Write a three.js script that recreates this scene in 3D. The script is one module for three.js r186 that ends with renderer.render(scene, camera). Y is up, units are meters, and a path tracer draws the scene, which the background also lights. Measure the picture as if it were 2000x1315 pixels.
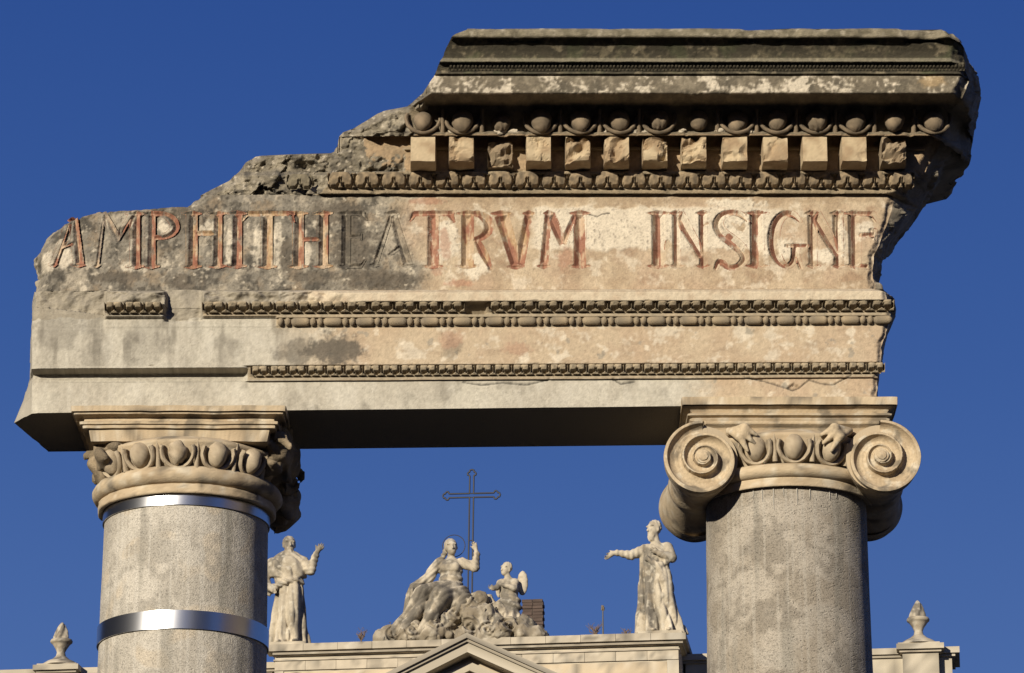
import * as THREE from 'three';
import { mergeGeometries, toCreasedNormals } from 'three/addons/utils/BufferGeometryUtils.js';

// ───────────────────────── camera, sky, sun, exposure ─────────────────────────
const scene = new THREE.Scene();
const F = 7188, PITCH = 18.6 * Math.PI / 180, CAM = [0, 1.6, 13.625];
const camera = new THREE.PerspectiveCamera(2 * Math.atan(657.5 / F) * 180 / Math.PI, 2000 / 1315, 0.5, 2500);
camera.position.set(...CAM);
camera.lookAt(0, CAM[1] + Math.sin(PITCH), CAM[2] - Math.cos(PITCH));

const SUN_EL = 22 * Math.PI / 180, SUN_AZ = -36 * Math.PI / 180;
const sunDir = new THREE.Vector3(Math.sin(SUN_AZ) * Math.cos(SUN_EL), Math.sin(SUN_EL), Math.cos(SUN_AZ) * Math.cos(SUN_EL));
const sun = new THREE.DirectionalLight(new THREE.Color().setRGB(1.0, 0.91, 0.755), 5.0);
sun.position.copy(sunDir).multiplyScalar(90); sun.target.position.set(0, 6, -20);
sun.castShadow = true; sun.shadow.mapSize.set(4096, 4096);
Object.assign(sun.shadow.camera, { left: -45, right: 45, top: 45, bottom: -45, near: 1, far: 220 });
sun.shadow.radius = 1;
scene.add(sun, sun.target);

function skyTexture() {
  const W = 512, H = 256, d = new Float32Array(W * H * 4);
  const key = [[-90, .03, .032, .036], [-1, .05, .055, .065], [0, .12, .20, .41], [6, .092, .178, .41], [13, .069, .146, .385], [18, .043, .107, .332], [24, .026, .077, .285], [40, .021, .060, .235], [90, .015, .045, .190]];
  for (let j = 0; j < H; j++) for (let i = 0; i < W; i++) {
    const el = ((j + .5) / H - .5) * Math.PI, az = ((i + .5) / W - .5) * 2 * Math.PI;
    const dir = [Math.cos(az) * Math.cos(el), Math.sin(el), Math.sin(az) * Math.cos(el)];
    const e = el * 180 / Math.PI; let k = 0; while (k < key.length - 2 && key[k + 1][0] < e) k++;
    const t = Math.min(1, Math.max(0, (e - key[k][0]) / (key[k + 1][0] - key[k][0])));
    const c = Math.max(-1, Math.min(1, dir[0] * sunDir.x + dir[1] * sunDir.y + dir[2] * sunDir.z)), ang = Math.acos(c) * 180 / Math.PI;
    const g = e > 0 ? .9 * Math.exp(-ang / 8) + .06 * Math.exp(-ang / 24) : 0;
    const o = (j * W + i) * 4;
    for (let q = 0; q < 3; q++) d[o + q] = (key[k][1 + q] + (key[k + 1][1 + q] - key[k][1 + q]) * t + g * [1, .88, .7][q]) / 1.3;
    d[o + 3] = 1;
  }
  const t = new THREE.DataTexture(d, W, H, THREE.RGBAFormat, THREE.FloatType);
  t.mapping = THREE.EquirectangularReflectionMapping; t.magFilter = t.minFilter = THREE.LinearFilter; t.needsUpdate = true;
  return t;
}
scene.background = scene.environment = skyTexture();
const renderer = new THREE.WebGLRenderer({ antialias: true });
renderer.toneMapping = THREE.LinearToneMapping; renderer.toneMappingExposure = 1.3;
renderer.shadowMap.enabled = true;

// ───────────────────────── helpers ─────────────────────────
let seed = 7;
const rnd = () => { seed = (seed * 1664525 + 1013904223) >>> 0; return seed / 4294967296; };
const rr = (a, b) => a + (b - a) * rnd();
const PERM = new Uint8Array(512); { let q = 12345; const p = [...Array(256).keys()]; for (let i = 255; i > 0; i--) { q = (q * 1103515245 + 12345) >>> 0; const j = (q >>> 8) % (i + 1);[p[i], p[j]] = [p[j], p[i]]; } for (let i = 0; i < 512; i++) PERM[i] = p[i & 255]; }
const GRX = new Float32Array(256), GRY = new Float32Array(256), GRZ = new Float32Array(256);
for (let i = 0; i < 256; i++) { const g = [[1, 1, 0], [-1, 1, 0], [1, -1, 0], [-1, -1, 0], [1, 0, 1], [-1, 0, 1], [1, 0, -1], [-1, 0, -1], [0, 1, 1], [0, -1, 1], [0, 1, -1], [0, -1, -1]][i % 12]; GRX[i] = g[0]; GRY[i] = g[1]; GRZ[i] = g[2]; }
function N3(x, y, z) { // gradient noise
  const xf = Math.floor(x), yf = Math.floor(y), zf = Math.floor(z), X = xf & 255, Y = yf & 255, Z = zf & 255; x -= xf; y -= yf; z -= zf;
  const u = x * x * x * (x * (x * 6 - 15) + 10), v = y * y * y * (y * (y * 6 - 15) + 10), w = z * z * z * (z * (z * 6 - 15) + 10), x1 = x - 1, y1 = y - 1, z1 = z - 1;
  const A = PERM[X] + Y, B = PERM[X + 1] + Y, AA = PERM[A] + Z, AB = PERM[A + 1] + Z, BA = PERM[B] + Z, BB = PERM[B + 1] + Z;
  let h = PERM[AA]; const a = GRX[h] * x + GRY[h] * y + GRZ[h] * z; h = PERM[BA]; const b = GRX[h] * x1 + GRY[h] * y + GRZ[h] * z; h = PERM[AB]; const c = GRX[h] * x + GRY[h] * y1 + GRZ[h] * z; h = PERM[BB]; const d = GRX[h] * x1 + GRY[h] * y1 + GRZ[h] * z;
  h = PERM[AA + 1]; const e = GRX[h] * x + GRY[h] * y + GRZ[h] * z1; h = PERM[BA + 1]; const f = GRX[h] * x1 + GRY[h] * y + GRZ[h] * z1; h = PERM[AB + 1]; const g = GRX[h] * x + GRY[h] * y1 + GRZ[h] * z1; h = PERM[BB + 1]; const i = GRX[h] * x1 + GRY[h] * y1 + GRZ[h] * z1;
  const p = a + u * (b - a), q = c + u * (d - c), r = e + u * (f - e), t = g + u * (i - g), m = p + v * (q - p); return m + w * (r + v * (t - r) - m);
}
const IN = { noise: N3 };
function fbm(x, y, z, o = 4) { let s = 0, a = .5; for (let i = 0; i < o; i++) { s += a * N3(x, y, z); x *= 2.03; y *= 2.03; z *= 2.03; a *= .5; } return s; }
const ridge = (x, y, z) => 1 - 2 * Math.abs(N3(x, y, z));
const hsh = (i, j, k, q) => PERM[(PERM[(PERM[(i + q * 17) & 255] + j) & 255] + k) & 255] / 255;
function facet(x, y, z) { // broken-stone relief: tilted flakes, one per cell, in about -1..1
  const X = Math.floor(x), Y = Math.floor(y), Z = Math.floor(z); let b = 9, v = 0;
  for (let i = -1; i < 2; i++) for (let j = -1; j < 2; j++) for (let k = -1; k < 2; k++) {
    const cx = X + i, cy = Y + j, cz = Z + k, dx = x - cx - hsh(cx, cy, cz, 1), dy = y - cy - hsh(cx, cy, cz, 2), dz = z - cz - hsh(cx, cy, cz, 3), d = dx * dx + dy * dy + dz * dz;
    if (d < b) { b = d; v = hsh(cx, cy, cz, 4) * 1.2 - .6 + dx * (hsh(cx, cy, cz, 5) - .5) * 2 + dy * (hsh(cx, cy, cz, 6) - .5) * 2 + dz * (hsh(cx, cy, cz, 7) - .5) * 2; }
  }
  return v;
}
const clamp = (v, a = 0, b = 1) => v < a ? a : v > b ? b : v;
const sst = (a, b, v) => { const t = clamp((v - a) / (b - a)); return t * t * (3 - 2 * t); };
const lerp = (a, b, t) => a + (b - a) * t;
const mix = (a, b, t) => [lerp(a[0], b[0], t), lerp(a[1], b[1], t), lerp(a[2], b[2], t)];
const mul = (a, k) => [a[0] * k, a[1] * k, a[2] * k];
function tab(T, v) { if (v <= T[0][0]) return T[0][1]; for (let i = 1; i < T.length; i++) if (v <= T[i][0]) return lerp(T[i - 1][1], T[i][1], (v - T[i - 1][0]) / (T[i][0] - T[i - 1][0])); return T[T.length - 1][1]; }

// survey of the monument: heights and widths measured off the photograph, set on upright planes at known depth
const SF = 7188, STH = 18.6 * Math.PI / 180, SC = [0, 1.6, 13.625];
const SU = [0, Math.cos(STH), Math.sin(STH)], SFW = [0, Math.sin(STH), -Math.cos(STH)];
function ray(px, py) { const a = (px - 1000) / SF, b = (657.5 - py) / SF; return [a, SFW[1] + SU[1] * b, SFW[2] + SU[2] * b]; }
function P(px, py, z) { const d = ray(px, py), t = (z - SC[2]) / d[2]; return [SC[0] + d[0] * t, SC[1] + d[1] * t, z]; }
function toPx(x, y, z) { const dx = x - SC[0], dy = y - SC[1], dz = z - SC[2], dep = dy * SFW[1] + dz * SFW[2]; return [1000 + SF * dx / dep, 657.5 - SF * (dy * SU[1] + dz * SU[2]) / dep]; }

const used = {};
function numbered(n) { used[n] = (used[n] || 0) + 1; return used[n] === 1 ? n : n + '_' + String(used[n] - 1).padStart(3, '0'); }
function shadow(m) { m.castShadow = m.receiveShadow = true; return m; }
function thing(name, label, category, group, pos = [0, 0, 0], turn = 0) {
  const o = new THREE.Group(); o.name = numbered(name); o.position.set(...pos); o.rotation.y = turn;
  o.userData = { label, category, kind: 'thing' }; if (group) o.userData.group = group; scene.add(o); return o;
}
function part(parent, name, geo, mat, pos, rotY) {
  const m = shadow(new THREE.Mesh(geo, mat)); m.name = name; if (pos) m.position.set(...pos); if (rotY) m.rotation.y = rotY; parent.add(m); return m;
}
function tagMesh(name, geo, mat, label, category, group, pos, turn = 0) {
  const m = shadow(new THREE.Mesh(geo, mat)); m.name = numbered(name); if (pos) m.position.set(...pos); m.rotation.y = turn;
  m.userData = { label, category, kind: 'thing' }; if (group) m.userData.group = group; scene.add(m); return m;
}
function structure(name, geo, mat) { const m = shadow(new THREE.Mesh(geo, mat)); m.name = name; m.userData = { kind: 'structure' }; scene.add(m); return m; }

// rings of points [x,y,z] (equal length, closed) -> skin; cols = matching rings of colours; uvs optional
function skin(rings, cols, uvs, o = {}) {
  const n = rings[0].length, m = rings.length, cl = o.open ? n - 1 : n;
  const pos = [], col = [], uv = [], idx = [];
  for (let i = 0; i < m; i++) for (let j = 0; j < n; j++) {
    const p = rings[i][j]; pos.push(p[0], p[1], p[2]); if (cols) { const c = cols[i][j]; col.push(c[0], c[1], c[2]); }
    if (uvs) uv.push(uvs[i][j][0], uvs[i][j][1]); else uv.push(p[0] + p[2] * .83, p[1] + p[2] * .37);
  }
  const same = (a, b) => Math.abs(pos[a * 3] - pos[b * 3]) + Math.abs(pos[a * 3 + 1] - pos[b * 3 + 1]) + Math.abs(pos[a * 3 + 2] - pos[b * 3 + 2]) < 1e-7;
  const tri = (a, b, c) => { if (!same(a, b) && !same(b, c) && !same(a, c)) idx.push(a, b, c); };
  for (let i = 0; i < m - 1; i++) for (let j = 0; j < cl; j++) {
    const a = i * n + j, b = i * n + (j + 1) % n, c = b + n, d = a + n; tri(a, b, c); tri(a, c, d);
  }
  const cap = (i, flip) => {
    const c = [0, 0, 0], cc = [0, 0, 0]; for (let j = 0; j < n; j++) for (let q = 0; q < 3; q++) { c[q] += rings[i][j][q] / n; if (cols) cc[q] += cols[i][j][q] / n; }
    const base = pos.length / 3;
    for (let j = 0; j < n; j++) { const p = rings[i][j]; pos.push(...p); if (cols) col.push(...(o.capCol || cc)); uv.push(p[0], p[2]); }
    pos.push(...c); if (cols) col.push(...(o.capCol || cc)); uv.push(c[0], c[2]);
    for (let j = 0; j < cl; j++) { const a = base + j, b = base + (j + 1) % n, k = base + n; flip ? tri(b, a, k) : tri(a, b, k); }
  };
  if (o.capA) cap(0, true); if (o.capB) cap(m - 1, false);
  const g = new THREE.BufferGeometry();
  g.setAttribute('position', new THREE.Float32BufferAttribute(pos, 3));
  if (cols) g.setAttribute('color', new THREE.Float32BufferAttribute(col, 3));
  g.setAttribute('uv', new THREE.Float32BufferAttribute(uv, 2)); g.setIndex(idx); g.computeVertexNormals();
  return g;
}
function paint(g, fn) { // vertex colours from a function of position
  const p = g.attributes.position, c = new Float32Array(p.count * 3);
  for (let i = 0; i < p.count; i++) { const k = fn(p.getX(i), p.getY(i), p.getZ(i)); c[i * 3] = k[0]; c[i * 3 + 1] = k[1]; c[i * 3 + 2] = k[2]; }
  g.setAttribute('color', new THREE.BufferAttribute(c, 3)); return g;
}
function warp(g, fn) { const p = g.attributes.position; for (let i = 0; i < p.count; i++) { const r = fn(p.getX(i), p.getY(i), p.getZ(i)); p.setXYZ(i, r[0], r[1], r[2]); } g.computeVertexNormals(); return g; }
// surface nets over a distance field
function net(f, lo, hi, h, colFn) {
  const nx = Math.ceil((hi[0] - lo[0]) / h) + 1, ny = Math.ceil((hi[1] - lo[1]) / h) + 1, nz = Math.ceil((hi[2] - lo[2]) / h) + 1;
  const v = new Float32Array(nx * ny * nz), id = (i, j, k) => i + nx * (j + ny * k);
  const B = 5; for (let K = 0; K < nz; K += B) for (let J = 0; J < ny; J += B) for (let I = 0; I < nx; I += B) {
    const m = (B - 1) / 2, dc = f(lo[0] + (I + m) * h, lo[1] + (J + m) * h, lo[2] + (K + m) * h), far = Math.abs(dc) > B * h * 1.5 + .05;
    for (let k = K; k < Math.min(nz, K + B); k++) for (let j = J; j < Math.min(ny, J + B); j++) for (let i = I; i < Math.min(nx, I + B); i++) v[id(i, j, k)] = far ? dc : f(lo[0] + i * h, lo[1] + j * h, lo[2] + k * h);
  }
  const vid = new Int32Array(nx * ny * nz).fill(-1), pos = [], idx = [];
  const off = [[0, 0, 0], [1, 0, 0], [0, 1, 0], [1, 1, 0], [0, 0, 1], [1, 0, 1], [0, 1, 1], [1, 1, 1]], ed = [[0, 1], [2, 3], [4, 5], [6, 7], [0, 2], [1, 3], [4, 6], [5, 7], [0, 4], [1, 5], [2, 6], [3, 7]];
  for (let k = 0; k < nz - 1; k++) for (let j = 0; j < ny - 1; j++) for (let i = 0; i < nx - 1; i++) {
    let msk = 0; const c = []; for (let q = 0; q < 8; q++) { c[q] = v[id(i + off[q][0], j + off[q][1], k + off[q][2])]; if (c[q] < 0) msk |= 1 << q; }
    if (!msk || msk === 255) continue; let sx = 0, sy = 0, sz = 0, n = 0;
    for (const [a, b] of ed) if ((c[a] < 0) !== (c[b] < 0)) { const t = c[a] / (c[a] - c[b]); sx += off[a][0] + (off[b][0] - off[a][0]) * t; sy += off[a][1] + (off[b][1] - off[a][1]) * t; sz += off[a][2] + (off[b][2] - off[a][2]) * t; n++; }
    vid[id(i, j, k)] = pos.length / 3; pos.push(lo[0] + (i + sx / n) * h, lo[1] + (j + sy / n) * h, lo[2] + (k + sz / n) * h);
  }
  const quad = (a, b, c, d, fl) => { if (a < 0 || b < 0 || c < 0 || d < 0) return; fl ? idx.push(a, c, b, a, d, c) : idx.push(a, b, c, a, c, d); };
  for (let k = 1; k < nz - 1; k++) for (let j = 1; j < ny - 1; j++) for (let i = 1; i < nx - 1; i++) {
    const s = v[id(i, j, k)] < 0;
    if (s !== v[id(i + 1, j, k)] < 0) quad(vid[id(i, j - 1, k - 1)], vid[id(i, j, k - 1)], vid[id(i, j, k)], vid[id(i, j - 1, k)], !s);
    if (s !== v[id(i, j + 1, k)] < 0) quad(vid[id(i - 1, j, k - 1)], vid[id(i - 1, j, k)], vid[id(i, j, k)], vid[id(i, j, k - 1)], !s);
    if (s !== v[id(i, j, k + 1)] < 0) quad(vid[id(i - 1, j - 1, k)], vid[id(i, j - 1, k)], vid[id(i, j, k)], vid[id(i - 1, j, k)], !s);
  }
  const g = new THREE.BufferGeometry(); g.setAttribute('position', new THREE.Float32BufferAttribute(pos, 3)); g.setIndex(idx); g.computeVertexNormals();
  const uv = []; for (let i = 0; i < pos.length; i += 3) uv.push(pos[i] + pos[i + 2] * .8, pos[i + 1] + pos[i + 2] * .4);
  g.setAttribute('uv', new THREE.Float32BufferAttribute(uv, 2));
  if (colFn) paint(g, colFn); return g;
}
const smin = (a, b, k) => { const h = Math.max(k - Math.abs(a - b), 0) / k; return Math.min(a, b) - h * h * k * .25; };
const smax = (a, b, k) => -smin(-a, -b, k);
function cap(x, y, z, a, b, r1, r2) {
  const bx = b[0] - a[0], by = b[1] - a[1], bz = b[2] - a[2], px = x - a[0], py = y - a[1], pz = z - a[2];
  const t = clamp((px * bx + py * by + pz * bz) / (bx * bx + by * by + bz * bz));
  return Math.hypot(px - bx * t, py - by * t, pz - bz * t) - lerp(r1, r2, t);
}
function ell(x, y, z, c, r) { const a = (x - c[0]) / r[0], b = (y - c[1]) / r[1], d = (z - c[2]) / r[2], k = Math.sqrt(a * a + b * b + d * d); return (k - 1) * Math.min(r[0], r[1], r[2]); }
function chain(x, y, z, pts, k = .02) { let d = 9; for (let i = 1; i < pts.length; i++) d = smin(d, cap(x, y, z, pts[i - 1], pts[i], pts[i - 1][3], pts[i][3]), k); return d; }

// ───────────────────────── materials ─────────────────────────
function bumpTex(n, fn) {
  const d = new Uint8Array(n * n * 4);
  for (let j = 0; j < n; j++) for (let i = 0; i < n; i++) { const v = clamp(fn(i / n, j / n)) * 255, o = (j * n + i) * 4; d[o] = d[o + 1] = d[o + 2] = v; d[o + 3] = 255; }
  const t = new THREE.DataTexture(d, n, n); t.wrapS = t.wrapT = THREE.RepeatWrapping; t.magFilter = THREE.LinearFilter; t.minFilter = THREE.LinearMipmapLinearFilter; t.generateMipmaps = true; t.needsUpdate = true; return t;
}
// tiling gradient noise: f cells along each side of the tile
function tn(u, v, f, sd) {
  f = Math.round(f); const x = u * f, y = v * f, xi = Math.floor(x), yi = Math.floor(y), fx = x - xi, fy = y - yi, k = (sd * 37) & 255;
  const g = (i, j, dx, dy) => { const h = PERM[PERM[(((i % f) + f) % f + k) & 255] + (((j % f) + f) % f & 255)] / 256 * 6.28318; return Math.cos(h) * dx + Math.sin(h) * dy; };
  const su = fx * fx * (3 - 2 * fx), sv = fy * fy * (3 - 2 * fy);
  return 1.4 * lerp(lerp(g(xi, yi, fx, fy), g(xi + 1, yi, fx - 1, fy), su), lerp(g(xi, yi + 1, fx, fy - 1), g(xi + 1, yi + 1, fx - 1, fy - 1), su), sv);
}
const grainTex = bumpTex(512, (u, v) => { const p = tn(u, v, 48, 3); return .6 + .16 * tn(u, v, 14, 1) + .16 * tn(u, v, 40, 5) + .16 * tn(u, v, 110, 2) - .9 * Math.max(0, p - .36); });
const dashTex = (() => { // chisel marks: short slanting dashes
  const n = 1024, h = new Float32Array(n * n).fill(.6);
  for (let k = 0; k < n * n; k++) h[k] += .12 * (rnd() - .5);
  for (let q = 0; q < 2600; q++) {
    let x = rnd() * n, y = rnd() * n; const L = rr(6, 34), a = rr(-.1, .55), dep = rr(.1, .45), w = rr(.8, 2);
    for (let s = 0; s < L; s++) { x += Math.cos(a); y += Math.sin(a) * .8 + rr(-.3, .3); for (let e = -3; e <= 3; e++) { const xi = ((x | 0) + n) % n, yi = ((y | 0) + e + 2 * n) % n, f = Math.exp(-e * e / (w * w)); h[yi * n + xi] -= dep * f * .5; } }
  }
  for (let q = 0; q < 1500; q++) { const cx = rnd() * n, cy = rnd() * n, r = rr(1, 3.2), dep = rr(.15, .5); for (let j = -4; j <= 4; j++) for (let i = -4; i <= 4; i++) if (i * i + j * j < r * r) h[((cy + j + n) | 0) % n * n + ((cx + i + n) | 0) % n] -= dep; }
  return bumpTex(n, (u, v) => h[Math.min(n - 1, v * n | 0) * n + Math.min(n - 1, u * n | 0)]);
})();
const gr = (s) => { const t = grainTex.clone(); t.repeat.set(s, s); t.needsUpdate = true; return t; };
const grainA = gr(3), grainB = gr(6);
const stone = new THREE.MeshStandardMaterial({ vertexColors: true, roughness: .93, bumpMap: grainA, bumpScale: .0017 });
const roughStone = new THREE.MeshStandardMaterial({ vertexColors: true, roughness: .97, bumpMap: grainB, bumpScale: .005 });
const paintMat = new THREE.MeshStandardMaterial({ vertexColors: true, roughness: .85, bumpMap: grainB, bumpScale: .0015 });
const statueMat = new THREE.MeshStandardMaterial({ vertexColors: true, roughness: .95 });
const steel = new THREE.MeshStandardMaterial({ color: new THREE.Color().setRGB(.55, .55, .555), metalness: 1, roughness: .28 });
const iron = new THREE.MeshStandardMaterial({ color: new THREE.Color().setRGB(.035, .035, .04), metalness: .4, roughness: .6 });
for (const m of [stone, roughStone, paintMat, statueMat]) m.color.setScalar(.80);   // vertex tones are relative to the palest lime-washed stone
const flat = (r, g, b, ro = .9) => new THREE.MeshStandardMaterial({ color: new THREE.Color().setRGB(r, g, b), roughness: ro });

// stone tones
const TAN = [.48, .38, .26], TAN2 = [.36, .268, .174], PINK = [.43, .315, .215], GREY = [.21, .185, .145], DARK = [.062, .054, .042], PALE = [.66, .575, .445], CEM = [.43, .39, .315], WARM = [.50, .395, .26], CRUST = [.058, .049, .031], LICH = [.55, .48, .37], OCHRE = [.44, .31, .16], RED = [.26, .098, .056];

// ───────────────────────── ground ─────────────────────────
{
  const g = new THREE.PlaneGeometry(1600, 1600, 60, 60); g.rotateX(-Math.PI / 2);
  paint(g, (x, y, z) => mul([.034, .033, .031], 1 + .25 * N3(x * .05, 0, z * .05)));
  structure('ground', g, new THREE.MeshStandardMaterial({ vertexColors: true, roughness: .9 }));
}

// ───────────────────────── entablature ─────────────────────────
const ZB = -.52;
// [height reading, z, slope along x]
const slopeAt = py => tab([[380, 0], [566, .003], [637, .004], [740, .0065], [797, .0112]], py);
const XL = [[55, 915], [58, 913], [66, 892], [72, 885], [95, 874], [120, 864], [150, 850], [180, 828], [198, 806], [206, 795], [214, 752], [220, 738], [234, 716], [248, 690], [256, 668], [264, 660], [292, 655], [298, 640], [300, 560], [301, 512], [304, 490], [315, 472], [340, 450], [352, 440], [362, 418], [370, 402], [384, 378], [396, 364], [403, 350], [405, 300], [411, 240], [413, 175], [417, 160], [426, 128], [440, 108], [470, 83], [490, 68], [505, 65], [518, 70], [530, 76], [560, 68], [580, 62], [800, 62]];
const XR = [[55, 1862], [80, 1884], [118, 1886], [148, 1896], [182, 1882], [205, 1858], [258, 1842], [270, 1838], [330, 1808], [338, 1792], [375, 1768], [380, 1746], [400, 1744], [440, 1732], [470, 1720], [500, 1708], [525, 1705], [565, 1711], [570, 1730], [588, 1733], [614, 1741], [636, 1735], [660, 1730], [680, 1722], [708, 1722], [738, 1715], [797, 1713]];
const SR = [[50, 1868], [66, 1886], [90, 1911], [140, 1905], [190, 1915], [300, 1899], [322, 1893], [334, 1846], [352, 1832], [400, 1800], [430, 1776], [460, 1746], [500, 1727], [530, 1721], [566, 1714], [576, 1736], [600, 1748], [620, 1750], [640, 1742], [680, 1725], [700, 1722], [770, 1716], [830, 1714]];
const XM = [[200, 785], [334, 785], [342, 650], [380, 610]];
function zRock(px, py) { const xm = tab(XM, py), d = (px - xm) / 500; return tab([[300, .10], [334, .075], [362, .03], [380, .015]], py) + .5 * Math.max(0, 300 - py) / 500 + (d < 0 ? .24 : 2.0) * d; }

function buildSheet(prof, dx, dv, front, endCol, o = {}) {
  // resample the moulding profile
  const L = [];
  for (let i = 0; i < prof.length; i++) {
    const a = prof[i], ay = P(1000, a[0], a[1])[1];
    if (i) { const b = prof[i - 1], by = P(1000, b[0], b[1])[1], len = Math.hypot(ay - by, a[1] - b[1]), n = Math.max(1, Math.round(len / dv)); for (let k = 1; k <= n; k++) { const t = k / n; L.push({ py: lerp(b[0], a[0], t), z: lerp(b[1], a[1], t), y: lerp(by, ay, t) }); } }
    else L.push({ py: a[0], z: a[1], y: ay });
  }
  const xa = -1.92, xb = 1.9, NX = Math.round((xb - xa) / dx), NE = o.ends || 34;
  const rings = [], cols = [], uvs = []; let arc = 0;
  L.forEach((l, li) => {
    if (li) arc += Math.hypot(l.y - L[li - 1].y, l.z - L[li - 1].z);
    const s = slopeAt(l.py), jag = fbm(l.y * 22, 3.3, 1) * 9;
    const rough = l.py < 560 ? 1 : .15;
    const xl = P(tab(XL, l.py) + jag * .6 * rough, l.py, Math.min(l.z, .1))[0], xr = P(tab(XR, l.py) + jag * .55, l.py, l.z)[0];
    const ring = [], col = [], uv = [];
    for (let j = 0; j <= NX; j++) {
      const x = clamp(xa + j * dx, xl, xr), y = l.y + s * x, px = 1000 + x * 500 / (1 - .05 * l.z) , out = front(x, y, l, px, l.py, x - xl, xr - x);
      ring.push([x, y + (out.dy || 0), out.z]); col.push(out.c); uv.push([x, arc]);
    }
    const zmid = -.13, pym = toPx(0, l.y, zmid)[1];
    let xs = P(tab(SR, pym), pym, zmid)[0]; xs = Math.max(xs, xr + .004);
    const zf = ring[NX][2], zfl = ring[0][2];
    for (let e = 1; e <= NE; e++) {
      const t = e / NE; let x, z;
      if (t < .65) { const q = t / .65; z = lerp(zf, zmid, q); x = lerp(xr, xs, Math.pow(q, .8)); } else { const q = (t - .65) / .35; z = lerp(zmid, ZB, q); x = lerp(xs, xs - .05, q); }
      const a = sst(0, .12, t), y = l.y + s * xr; x += a * (.03 * fbm(y * 7, z * 7, 5) + .018 * facet(4.5, y * 9, z * 9) + .006 * facet(7.5, y * 24, z * 24)) * (1 - .6 * sst(.5, .65, t) * sst(.8, .65, t)) * (l.py > 560 ? .45 : 1);
      ring.push([x, y, z]); col.push(endCol(x, y, z)); uv.push([xr + t * .8, arc]);
    }
    const lb = o.leftSil ? (() => { return [P(tab(o.leftSil, pym), pym, zmid)[0], P(95, 870, ZB)[0]]; })() : [xl + .0, xl + .03];
    if (o.leftSil) lb[1] = lerp(xl + .02, lb[1], sst(740, 797, l.py));
    const NB = 6; for (let e = 1; e <= NB; e++) { const t = e / (NB + 1), x = lerp(xs - .05, lb[1], t); ring.push([x, l.y + s * x, ZB]); col.push(endCol(x, l.y, ZB)); uv.push([x, arc]); }
    for (let e = 0; e < NE; e++) {
      const t = e / NE; let x, z; if (t < .5) { const q = t / .5; z = lerp(ZB, zmid, q); x = lerp(lb[1], lb[0], q); } else { const q = (t - .5) / .5; z = lerp(zmid, zfl, q); x = lerp(lb[0], xl, q); }
      const y = l.y + s * xl, a = rough * sst(1, .85, t); x += a * (.03 * fbm(y * 8, z * 8, 15) + .02 * facet(2.5, y * 14, z * 14));
      ring.push([x, y, z]); col.push(o.leftCol ? o.leftCol(x, y, z) : endCol(x, y, z)); uv.push([xl - (1 - t) * .8, arc]);
    }
    rings.push(ring); cols.push(col); uvs.push(uv);
  });
  return skin(rings, cols, uvs, { capA: o.capA, capB: o.capB, capCol: o.capCol });
}
const blot = (px, py, f, s, o = 4) => fbm(px / f, py / f, s, o);      // patches; f in hundredths of the block's span
const spot = (px, py, cx, cy, rx, ry, s) => { const d0 = Math.hypot((px - cx) / rx, (py - cy) / ry); if (d0 > 1.6) return 0; const d = d0 + .95 * blot(px, py, 26, s, 4) + .55 * blot(px, py, 6, s + 9, 2); return sst(1.2, .62, d); };
const brokenCol = (x, y, z) => { const n = fbm(x * 9, y * 9, z * 9, 4), f = N3(x * 90, y * 90, z * 90); let c = mix([.27, .232, .17], [.42, .36, .27], sst(-.2, .3, n)); return mul(c, 1 + .3 * f); };

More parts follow.
